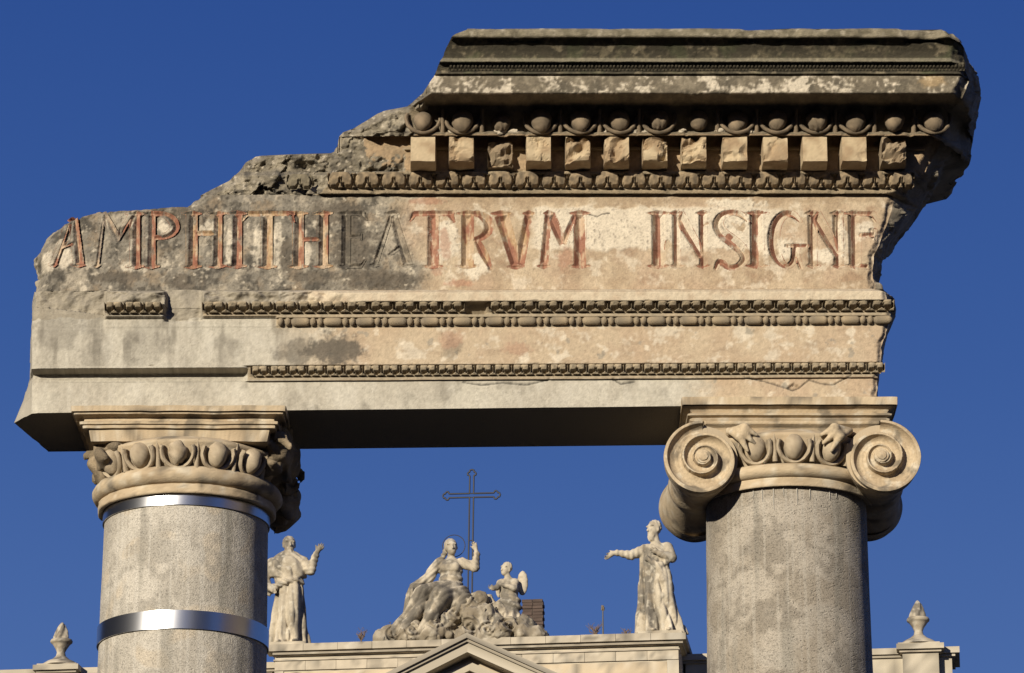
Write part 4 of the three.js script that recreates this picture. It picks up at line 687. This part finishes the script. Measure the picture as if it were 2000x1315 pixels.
const stCol = s => (x, y, z) => { const n = fbm(x * 2.5 + s, y * 2.5, z * 2.5, 4), m = fbm(x * 8 + s, y * 8, z * 8, 3); let c = mix([.54, .465, .345], [.42, .36, .265], sst(-.2, .3, n)); c = mix(c, [.14, .123, .098], .9 * sst(-.02, .2, fbm(x * 3, y * .9 + s, z * 3, 4) + .25 * m)); c = mix(c, [.30, .245, .17], .6 * sst(.05, .25, fbm(x * 6 + s, y * 6, z * 6, 3))); c = mix(c, [.64, .58, .46], .5 * sst(.1, .3, m)); return mul(c, 1 + .15 * N3(x * 30, y * 30, z * 30)); };
// urns with stone flames
function urnParts(t, s) {
  const prof = dense([[0, .30], [.05, .30], [.10, .24], [.13, .17], [.2, .09], [.27, .075], [.33, .10], [.42, .16], [.455, .20], [.48, .205], [.51, .19], [.515, .12]], .02);
  part(t, 'bowl', lathe(prof, 28, (x, y, z) => .01 * fbm(x * 6 + s, y * 6, z * 6), stCol(s)), statueMat);
  const fl = net((x, y, z) => { const a = Math.atan2(z, x), r = Math.hypot(x, z), h = clamp((y - .5) / .34); return (r - .15 * Math.pow(clamp(1 - h), .55) - .02 * Math.sin(a * 5 + y * 16 + s) * (1 - h * .5) - .02 * fbm(x * 9 + s, y * 7, z * 9)) * .7 + (y > .86 ? y - .86 : 0) + (y < .5 ? .5 - y : 0); }, [-.24, .47, -.24], [.24, .92, .24], .018, stCol(s + 2)); part(t, 'flame', fl, statueMat);
  part(t, 'foot_block', paint(new THREE.BoxGeometry(.74, .12, .62, 6, 2, 6).translate(0, -.06, 0), stCol(s)), statueMat);
  const ft = lathe(dense([[.0, .36], [.04, .33], [.09, .26], [.1, .2]], .02), 24, (x, y, z) => .012 * fbm(x * 7, y * 7, z * 7), stCol(s + 1)); part(t, 'foot', ft, statueMat);
}
for (const [px, py, lab, s] of [[1795, 1256, 'stone urn with carved flame on the pier beside the dark column', 3], [118, 1301, 'stone urn with carved flame on the pier beside the hooped column', 9]]) {
  const l = PC(px, py, -1.3), yT = PC(px === 1795 ? 1799 : 111, px === 1795 ? 1266 : 1307, -.9)[1] + .012; const t = thing('flaming_urn', lab, 'urn', 'urns on the church piers', cw([l[0], yT + .12, -1.3]), -YAW); urnParts(t, s);
}

// ── statues ──
function headField(x, y, z, c, turn, s = 1, beard, tilt = 0) { // bearded or veiled head looking along +z turned by `turn`
  let dx = (x - c[0]) / s, dy = (y - c[1]) / s, dz = (z - c[2]) / s; const cs = Math.cos(turn), sn = Math.sin(turn); [dx, dz] = [dx * cs - dz * sn, dx * sn + dz * cs]; { const ct = Math.cos(tilt), s2 = Math.sin(tilt);[dx, dy] = [dx * ct + dy * s2, -dx * s2 + dy * ct]; }
  const ax = Math.abs(dx); let d = ell(dx, dy, dz, [0, .03, 0], [.098, .135, .118]); d = smin(d, ell(dx, dy, dz, [0, -.05, .035], [.07, .085, .08]), .04);
  d = smin(d, cap(dx, dy, dz, [0, .035, .105], [0, -.02, .14], .013, .022), .012); d = smin(d, ell(ax, dy, dz, [.05, .062, .098], [.045, .014, .02]), .015);
  d = smax(d, -(Math.hypot(ax - .042, dy - .032, (dz - .125) * .8) - .024), .015); d = smax(d, -ell(ax, dy, dz, [0, -.062, .118], beard ? [.035, .008, .02] : [.02, .005, .012]), .008);
  d = smin(d, ell(ax, dy, dz, [.102, .0, -.01], [.02, .036, .028]), .01);
  const hair = ell(dx, dy, dz, [0, .065, -.03], [.118, .125, .118]) + .010 * Math.sin(dx * 90 + dy * 40) * Math.cos(dz * 80); d = smin(d, Math.max(hair, dz - .055 + .25 * (.09 - dy)), .012);
  if (beard) d = smin(d, ell(dx, dy, dz, [0, -.125, .062], [.065, .085, .06]) + .008 * Math.sin(dx * 110 + dy * 30), .02);
  return d * s;
}
function hand(x, y, z, w, dir, side, s = 1) { // palm with four fingers and thumb
  const b = (k, l, o) => [w[0] + dir[0] * l * s + side[0] * o * s, w[1] + dir[1] * l * s + side[1] * o * s, w[2] + dir[2] * l * s + side[2] * o * s]; let d = cap(x, y, z, b(0, 0, 0), b(0, .07, 0), .04 * s, .045 * s);
  [[-.04, .15], [-.014, .18], [.014, .175], [.04, .145]].forEach(([o, l]) => { const m = b(0, l * .75, o * 1.3), e = b(0, l, o * 1.4); e[2] += .03 * s; d = smin(d, Math.min(cap(x, y, z, b(0, .07, o), m, .017 * s, .014 * s), cap(x, y, z, m, e, .014 * s, .011 * s)), .01); });
  return smin(d, cap(x, y, z, b(0, .02, .03), b(0, .09, .1), .02 * s, .013 * s), .012);
}
const fold = (x, y, z, cx, k, tw, a) => { const an = Math.atan2(z + .05, x - cx), w = 2.2 * N3(x * 3, y * 1.6, z * 3); return a * (1.1 - 2 * Math.abs(Math.sin(.5 * k * an + .5 * tw * y + w))) + a * .45 * (1 - 2 * Math.abs(Math.sin(k * .93 * an - tw * .5 * y + 1.3 - w))); };
// left saint: one hand raised
function saintLeft(x, y, z) {
  const cxr = lerp(.04, .02, y / 1.2), t = clamp(y / 1.15), rx = lerp(.325, .225, Math.pow(t, .8)), rz = lerp(.27, .19, t);
  let robe = (Math.hypot((x - cxr) / rx, z / rz) - 1) * .19; robe = smin(robe, chain(x, y, z, [[.12, 1.02, .08, .15], [.10, .6, .17, .125], [.16, .08, .12, .11]]), .06) + fold(x, y, z, cxr, 8, 2.2, .04) * (1.1 - .55 * t); robe = Math.max(robe, .0 - y, y - 1.25);
  robe = smax(robe, -cap(x, y, z, [-.02, .95, .26], [.02, .1, .32], .045, .05), .05);
  let d = robe; d = smin(d, ell(x, y, z, [0, 1.3, 0], [.25, .3, .19]), .05);
  const cape = smax(ell(x, y, z, [0, 1.42, 0], [.345, .37, .235]) + .02 * (1 - 2 * Math.abs(Math.sin(15 * (x * .8 + y) + 2.5 * N3(x * 4, y * 4, z * 4)))) * sst(1.75, 1.5, y), 1.2 + .25 * Math.abs(x - .05) - y, .02); d = smin(d, cape, .02);
  d = smin(d, chain(x, y, z, [[-.32, .98, .08, .05], [-.2, 1.06, .2, .06], [0, 1.15, .23, .055], [.18, 1.2, .17, .05], [.28, 1.16, .05, .04]]) + .012 * Math.sin(y * 90 + x * 30), .025);
  d = smin(d, chain(x, y, z, [[-.30, 1.55, 0, .11], [-.42, 1.25, .06, .09], [-.30, 1.04, .2, .065]]), .04); d = Math.min(d, hand(x, y, z, [-.28, 1.02, .22], [.8, -.5, .2], [.3, .6, .3], .9));
  d = smin(d, chain(x, y, z, [[.26, 1.56, 0, .115], [.42, 1.39, .06, .095], [.52, 1.64, .12, .062], [.55, 1.70, .13, .045]]) + .006 * Math.sin(y * 80), .03); d = smin(d, hand(x, y, z, [.555, 1.71, .13], [.55, .8, .05], [-.8, .5, .1], 1), .015);
  d = smin(d, cap(x, y, z, [0, 1.62, 0], [.01, 1.78, .02], .085, .07), .03);
  d = smin(d, headField(x, y, z, [.015, 1.865, .03], .35, 1.02, true), .015);
  for (const fx of [-.1, .2]) d = smin(d, ell(x, y, z, [fx, .03, .26], [.055, .04, .12]), .03);
  return d + .004 * fbm(x * 16, y * 16, z * 16, 2);
}
function saintRight(x, y, z) {
  const t = clamp(y / 1.3), cxr = lerp(.0, -.06, t), rx = lerp(.40, .215, Math.pow(t, .75)), rz = lerp(.29, .18, t);
  let robe = (Math.hypot((x - cxr) / rx, z / rz) - 1) * .19; robe = smin(robe, chain(x, y, z, [[.06, 1.08, .1, .14], [.10, .68, .18, .125], [.22, .1, .1, .1]]), .06) + fold(x, y, z, cxr, 8, -2.2, .04) * (1.1 - .55 * t); robe = Math.max(robe, -y, y - 1.35); robe = smax(robe, -cap(x, y, z, [-.14, 1.0, .24], [-.10, .1, .34], .04, .055), .05);
  let d = robe; d = smin(d, chain(x, y, z, [[-.27, 1.48, .04, .07], [-.31, 1.1, .04, .06], [-.33, .5, .04, .07], [-.38, .03, .03, .09]]) + .012 * Math.sin(x * 80 + y * 5), .04);
  d = smin(d, ell(x, y, z, [-.05, 1.45, 0], [.235, .27, .18]) + .006 * Math.sin(y * 60 + x * 40), .05);
  d = smin(d, chain(x, y, z, [[-.2, 1.38, .17, .05], [-.02, 1.22, .22, .055], [.15, 1.3, .14, .05]]) + .01 * Math.sin(x * 70 + y * 40), .03);
  d = smin(d, chain(x, y, z, [[.0, 1.25, .21, .05], [.08, .95, .25, .045], [.14, .8, .2, .04]]), .03);
  d = smin(d, chain(x, y, z, [[-.24, 1.58, .02, .105], [-.5, 1.46, .12, .085], [-.74, 1.49, .2, .052], [-.8, 1.48, .22, .045]]) + .006 * Math.sin(x * 70), .03); d = smin(d, hand(x, y, z, [-.8, 1.48, .22], [-.85, -.45, .1], [.1, .85, .2], 1.05), .015);
  d = smin(d, chain(x, y, z, [[.14, 1.6, 0, .115], [.23, 1.4, .08, .09], [.02, 1.45, .22, .055]]), .03); d = smin(d, hand(x, y, z, [.0, 1.46, .235], [-.9, .4, 0], [.2, .8, .2], .9), .015);
  d = smin(d, cap(x, y, z, [-.06, 1.64, 0], [-.08, 1.84, .02], .09, .072), .03); d = smin(d, headField(x, y, z, [-.09, 1.93, .03], -.75, 1.05, true), .015);
  for (const fx of [-.1, .18]) d = smin(d, ell(x, y, z, [fx, .03, .27], [.055, .04, .12]), .03);
  return d + .004 * fbm(x * 16, y * 16, z * 16, 2);
}
const OFF = -.45;
function standOn(px, py) { const l = PC(px, py, OFF); return cw([l[0], 0, OFF]); }
{
  for (const [px, f, lo, hi, lab, s] of [[560, saintLeft, [-.6, -.03, -.4], [.8, 2.12, .5], 'bearded robed stone saint raising an open hand beside the hooped column', 2], [1290, saintRight, [-1.1, -.03, -.4], [.55, 2.2, .6], 'bearded robed stone saint stretching one arm out level, other hand on chest', 6]]) {
    const p = standOn(px, 1250), t = thing('saint_statue', lab, 'statue', 'statues along the church roofline', [p[0], yTop, p[2]], -YAW);
    const g = net(f, lo, hi, .0165, stCol(s)); g.translate(0, .1, 0); part(t, 'figure', g, statueMat);
    part(t, 'plinth', paint(new THREE.BoxGeometry(.78, .11, .66, 8, 2, 8).translate(.02, .052, .02), stCol(s + 1)), statueMat);
  }
}
// seated holy woman with halo, on a bank of stone cloud; angel; iron cross
{
  const p0 = standOn(880, 1250), base = [p0[0], yTop, p0[2]];
  const lady = (x, y, z) => {
    let d = ell(x, y, z, [0, 1.42, 0], [.215, .24, .165]); d = smin(d, ell(x, y, z, [-.01, 1.18, 0], [.19, .2, .16]), .05); d = smin(d, ell(x, y, z, [-.06, .98, .05], [.31, .24, .28]), .06);
    d = smin(d, Math.hypot(Math.hypot(x, z * 1.2) - .19, (y - 1.25) * .7) - .032, .012); d = smin(d, Math.hypot(Math.hypot(x, z * 1.25) - .2, y - 1.16) - .026, .012); d += .008 * Math.sin(y * 75 + 6 * Math.abs(x)) * sst(1.65, 1.55, y) * sst(1.3, 1.36, y); d = smin(d, ell(Math.abs(x), y, z, [.09, 1.45, .13], [.085, .085, .07]), .04);
    let lap = chain(x, y, z, [[-.06, .98, .1, .2], [-.46, .93, .34, .15], [-.62, .5, .42, .12], [-.78, .22, .5, .1]], .05); lap = smin(lap, chain(x, y, z, [[.05, .95, .12, .19], [-.12, .84, .42, .16], [-.30, .42, .46, .13], [-.42, .2, .5, .11]], .05), .05);
    lap = smin(lap, chain(x, y, z, [[-.5, .85, .3, .1], [-.8, .35, .36, .13], [-1.02, .12, .36, .13]]), .07); lap = smin(lap, ell(x, y, z, [.18, .75, .1], [.24, .32, .28]), .06);
    { const w = 1.6 * N3(x * 2.2, y * 2.2, z * 2.2), q = .8 * x - .6 * y + .35 * z; lap += .026 * (1 - 2 * Math.abs(Math.sin(14 * q + w))) + .008 * (1 - 2 * Math.abs(Math.sin(31 * q - 2 * w))); } d = smin(d, lap, .03);
    d = smin(d, chain(x, y, z, [[-.22, 1.56, 0, .1], [-.4, 1.27, .08, .1], [-.66, 1.08, .2, .07]]) + .008 * Math.sin((y - x) * 60), .03); d = smin(d, chain(x, y, z, [[-.62, 1.1, .2, .05], [-.7, 1.02, .24, .04]]), .02); d = Math.min(d, hand(x, y, z, [-.7, 1.04, .24], [-.2, -.95, .1], [.8, -.1, .2], .9)); d = smin(d, chain(x, y, z, [[-.68, .98, .26, .07], [-.76, .5, .3, .09]]) + .012 * Math.sin(x * 90), .03);
    d = smin(d, chain(x, y, z, [[.2, 1.55, 0, .1], [.44, 1.45, .04, .085], [.475, 1.7, .03, .055], [.46, 1.76, .03, .04]]) + .006 * Math.sin((y + x) * 70), .03); d = smin(d, hand(x, y, z, [.46, 1.77, .03], [-.25, .95, .1], [-.8, -.1, .2], .9), .012);
    d = smin(d, cap(x, y, z, [0, 1.58, 0], [.005, 1.72, .02], .075, .062), .03); d = smin(d, headField(x, y, z, [.01, 1.815, .05], .3, 1.0, false, .14), .015); d = smin(d, chain(x, y, z, [[-.08, 1.87, -.03, .05], [-.13, 1.72, -.02, .045], [-.2, 1.6, .0, .04]]) + .006 * Math.sin(y * 90), .02);
    return d + .004 * fbm(x * 16, y * 16, z * 16, 2);
  };
  const t = thing('seated_statue', 'stone woman with a ring halo seated on the cloud mound, arm raised', 'statue', 'statues along the church roofline', base, -YAW);
  const lc = stCol(12); part(t, 'figure', net(lady, [-1.2, -.02, -.35], [.62, 2.08, .75], .0165, (x, y, z) => y < 1.14 ? mix(lc(x, y, z), [.13, .112, .086], .85 * sst(-.22, .1, fbm(x * 3, y * 3, z * 3 + 5) + .3 * fbm(x * 12, y * 12, z * 12))) : lc(x, y, z)), statueMat);
  const hal = new THREE.TorusGeometry(.205, .0075, 8, 64); part(t, 'halo', hal, iron, [.035, 1.9, -.1]); part(t, 'halo_stay', new THREE.CylinderGeometry(.008, .008, .3, 6).rotateX(.3), iron, [.03, 1.84, -.1]);

  // cloud bank
  seed = 99; const bl = []; const crest = [[-1.3, .05], [-1.1, .35], [-.8, .5], [-.5, .65], [-.1, .75], [.25, 1.02], [.5, 1.16], [.75, 1.05], [.95, .72], [1.2, .55], [1.5, .42], [1.75, .3], [1.86, .02]];
  for (let i = 0; i < 95; i++) { const x = rr(-1.22, 1.72), h = tab(crest, x), y = rr(.04, Math.max(.1, h - .12)), r = rr(.07, .19); bl.push([x, Math.min(y, h - r * .6), .1 + .42 * (1 - y / Math.max(.3, h)) + rr(-.04, .06), r]); }
  const sw = [[-.2, .38, .2], [.12, .55, .22], [-.95, .18, .17], [-.6, .2, .16], [.42, .25, .2], [1.1, .25, .19], [.75, .18, .17], [.3, .78, .17]];
  const cloud = (x, y, z) => {
    const h = tab(crest, x); let d = smax(smax(y - h + .12, -y - .01, .02), Math.abs(z - .02) - .38 + .35 * y, .08) * .7;
    for (const b of bl) { const q = Math.hypot(x - b[0], y - b[1], z - b[2]) - b[3]; if (q < d + .06) d = smin(d, q, .045); }
    for (const s of sw) { const dx = x - s[0], dy = y - s[1], r = Math.hypot(dx, dy); if (r < s[2] * 1.2 && z > 0) d -= .024 * Math.sin(r / s[2] * 11 - Math.atan2(dy, dx) + 2.5 * N3(x * 3, y * 3, 5)) * sst(s[2] * 1.2, s[2] * .8, r); }
    return d + .05 * fbm(x * 6, y * 6, z * 6, 3) + .022 * facet(x * 8, y * 8, z * 8);
  };
  const cc = stCol(22); tagMesh('cloud_mound', net(cloud, [-1.5, -.03, -.5], [2.05, 1.3, .85], .021, (x, y, z) => { const k = mul(cc(x, y, z), .86); return mix(k, [.19, .152, .10], .8 * sst(-.12, .16, fbm(x * 3, y * 3, z * 3 + 8, 4))); }), statueMat, 'mound of carved stone clouds with curling swirls above the gable', 'cloud carving', null, [base[0], yTop - .005, base[2]], -YAW);
  // angel
  const aL = PC(994, 1205, OFF), ap = cw([aL[0], 0, OFF]);
  const angel = (x, y, z) => {
    let d = ell(x, y, z, [0, .5, .02], [.17, .25, .14]); d = smin(d, ell(x, y, z, [.01, .2, .03], [.215, .26, .18]) + .016 * Math.sin(y * 46 + x * 14), .05); d = smin(d, ell(x, y, z, [-.02, -.05, .1], [.25, .16, .2]) + .014 * Math.sin(x * 50), .05);
    d = smin(d, cap(x, y, z, [-.01, .7, .02], [-.03, .8, .03], .06, .05), .03); d = smin(d, headField(x, y, z, [-.05, .875, .04], -.6, .82, false, -.2), .015);
    d = smin(d, chain(x, y, z, [[.12, .64, .05, .07], [.12, .5, .16, .055], [-.08, .56, .2, .04]]), .03); d = smin(d, chain(x, y, z, [[-.13, .64, .05, .07], [-.2, .52, .16, .05], [-.26, .5, .2, .045]]), .03); d = smin(d, hand(x, y, z, [-.25, .51, .2], [-.8, .1, .2], [.1, .9, .1], .7), .01);
    const wg = smax(ell(x, y, z, [.235, .66, -.1], [.10, .23, .06]) + .006 * fbm(x * 12, y * 12, z * 12), -(y - .35), .02); d = smin(d, wg, .015); d = smin(d, cap(x, y, z, [.1, .55, -.08], [.22, .6, -.1], .07, .05), .03); d = smin(d, ell(x, y, z, [-.2, .58, -.14], [.06, .17, .05]), .02);
    return d + .006 * fbm(x * 14, y * 14, z * 14, 2);
  };
  const at = thing('angel_statue', 'small weathered stone angel with a stubby wing on the cloud mound', 'statue', 'statues along the church roofline', [ap[0], aL[1] - .02, ap[2]], -YAW); part(at, 'figure', net(angel, [-.5, -.25, -.3], [.45, 1.06, .42], .0155, stCol(31)), statueMat);
  // broken masonry pier beside the angel
  const bL = PC(1041, 1200, OFF), bp = cw([bL[0], 0, OFF]); const bt = thing('brick_stub', 'dark brick stub standing on the cloud mound beside the angel', 'masonry', null, [bp[0], bL[1] - .26, bp[2] - .1], -YAW);
  seed = 5; for (let r = 0; r < 9; r++) for (let k = 0; k < 2; k++) { const g = new THREE.BoxGeometry(.18, .052, .26); paint(g, () => mul([.085, .058, .045], rr(.7, 1.3))); part(bt, 'brick', g, statueMat, [-.095 + k * .19 + (r % 2) * .012, .03 + r * .059, rr(-.01, .01)]); }
  part(bt, 'mortar_core', paint(new THREE.BoxGeometry(.34, .52, .22).translate(0, .26, 0), () => [.16, .14, .11]), statueMat);

  // cross of two iron rods with trefoil ends
  const k = .0092, cL = PC(921, 968, OFF + .02), cp = cw(cL); const path = [], a = 4, tre = (x, y, dx, dy) => { const nx = -dy, ny = dx, P2 = (u, v) => path.push(new THREE.Vector3((x + dx * u - nx * v) * k, (y + dy * u - ny * v) * k, 0)); P2(0, a); P2(2, 5); P2(3, 8); P2(6, 8.5); P2(8.5, 6.5); P2(9, 4.5); P2(12.5, 4); P2(14, 0); P2(12.5, -4); P2(9, -4.5); P2(8.5, -6.5); P2(6, -8.5); P2(3, -8); P2(2, -5); P2(0, -a); };
  path.push(new THREE.Vector3(a * k, -205 * k, 0), new THREE.Vector3(a * k, -a * k, 0));
  const right = () => tre(43, 0, 1, 0), up = () => tre(0, 39, 0, 1), lf = () => tre(-43, 0, -1, 0); // walk round the outline
  const seg = f => f();
  seg(right); path.push(new THREE.Vector3(a * k, a * k, 0)); seg(up); path.push(new THREE.Vector3(-a * k, a * k, 0)); seg(lf); path.push(new THREE.Vector3(-a * k, -a * k, 0), new THREE.Vector3(-a * k, -205 * k, 0));
  const gs = []; for (let i = 1; i < path.length; i++) { const A = path[i - 1], B = path[i]; if (A.distanceTo(B) < .004) continue; gs.push(new THREE.TubeGeometry(new THREE.LineCurve3(A, B), 1, .016, 6)); const sp = new THREE.SphereGeometry(.016, 6, 4); sp.translate(B.x, B.y, B.z); gs.push(sp); }
  for (const [A, B] of [[[-a, -a], [a, -a]], [[-a, a], [a, a]], [[-5, -92], [5, -92]]]) gs.push(new THREE.TubeGeometry(new THREE.LineCurve3(new THREE.Vector3(A[0] * k, A[1] * k, 0), new THREE.Vector3(B[0] * k, B[1] * k, 0)), 1, .011, 6));
  const cr = tagMesh('iron_cross', mergeGeometries(gs), iron, 'tall thin iron outline cross with trefoil ends held by the seated statue', 'cross', null, cp, -YAW); cr.rotation.z = -.012;
}
// dry weeds on the ledges
function weed(px, py, h, n, spread, lab, s, off = -.1) {
  seed = s; const l = PC(px, py, off), w = cw([l[0], yTop - .004, off]), gs = [];
  for (let i = 0; i < n; i++) { const a = rr(0, 6.28), sp = spread * rr(.2, 1), hh = h * rr(.5, 1), pts = []; for (let k = 0; k <= 4; k++) { const t = k / 4; pts.push(new THREE.Vector3(Math.cos(a) * sp * t * t + rr(-.01, .01), hh * t, Math.sin(a) * sp * .5 * t * t)); } gs.push(new THREE.TubeGeometry(new THREE.CatmullRomCurve3(pts), 5, .0045, 4)); for (let q = 0; q < 5; q++) { const b = pts[2 + (q % 3)], e = b.clone().add(new THREE.Vector3(rr(-.07, .07), rr(.02, .09), rr(-.05, .05))); gs.push(new THREE.TubeGeometry(new THREE.LineCurve3(b, e), 1, .0035, 4)); } }
  const t = thing('dry_weed', lab, 'weed', 'weeds on the church ledge', w, -YAW); part(t, 'stems', mergeGeometries(gs), flat(.16, .11, .075));
}
weed(705, 1252, .26, 12, .16, 'sparse dry weed on the ledge between raised-hand saint and cloud mound', 3);
weed(1165, 1246, .24, 12, .22, 'dry weed at the foot of the tall stalk', 4); weed(1222, 1246, .14, 7, .1, 'low dry weed on the ledge near the pointing saint', 8);
{ const l = PC(1178, 1246, -.15), w = cw([l[0], yTop - .004, -.15]), t = thing('weed_stalk', 'single tall dry stalk with a small tuft on the church ledge', 'weed', 'weeds on the church ledge', w, -YAW); part(t, 'stem', new THREE.CylinderGeometry(.010, .016, .58, 6).translate(0, .29, 0), flat(.10, .09, .06)); part(t, 'tuft', warp(new THREE.IcosahedronGeometry(.05, 3), (x, y, z) => { const n = 1 + .5 * N3(x * 40, y * 40, z * 40); return [x * .6 * n, y * 1.1 * n, z * .6 * n]; }).translate(0, .56, 0), flat(.14, .11, .07)); }

// ───────────────────────── houses across the square (behind the viewer; the steel hoops mirror some, others are added to screen low sky light) ─────────────────────────
function house(x0, x1, z0, z1, h, base, lab, s) {
  const t = thing('house', lab, 'house', null, [(x0 + x1) / 2, 0, (z0 + z1) / 2]), w = x1 - x0, d = z1 - z0; const pm = flat(...base);
  part(t, 'wall', new THREE.BoxGeometry(w, h, d).translate(0, h / 2, 0), pm); part(t, 'roof', new THREE.CylinderGeometry(.01, Math.SQRT1_2, 1, 4).rotateY(Math.PI / 4).scale(w + .8, 1.8, d + .8).translate(0, h + .9, 0), flat(.28, .14, .09)); part(t, 'eaves', new THREE.BoxGeometry(w + .7, .3, d + .7).translate(0, h - .12, 0), flat(.4, .34, .26));
  const gm = flat(.04, .045, .05, .2), wg = new THREE.BoxGeometry(1.2, 2.2, .12), wh = new THREE.BoxGeometry(.12, 2.2, 1.2);
  for (let y = 2.6; y < h - 2; y += 4) { for (let x = -w / 2 + 2; x < w / 2 - 1; x += 3.4) part(t, 'window', wg, gm, [x, y, -d / 2 - .02]); for (let z = -d / 2 + 2; z < d / 2 - 1; z += 3.4) part(t, 'window', wh, gm, [x0 < 0 ? w / 2 + .02 : -w / 2 - .02, y, z]); }
}
house(-48, -30, -30, 23, 25, [.30, .25, .185], 'long brown plastered town house flanking the square beside the hooped column');
house(40, 56, -2, 28, 20, [.30, .225, .145], 'ochre plastered town house flanking the square beside the dark column');
house(12, 40, 46, 60, 22, [.30, .25, .19], 'tall grey-brown town house facing the church across the square');
house(-26, 9, 54, 66, 14, [.32, .27, .2], 'low buff town house added out of view to screen horizon sky light');  // added, unseen: blocks bright sky near the horizon
house(-70, -32, 50, 64, 19, [.33, .27, .195], 'broad buff town house added out of view to deepen the shadows');  // added, unseen: cuts sky fill so shadows darken

renderer.render(scene, camera);
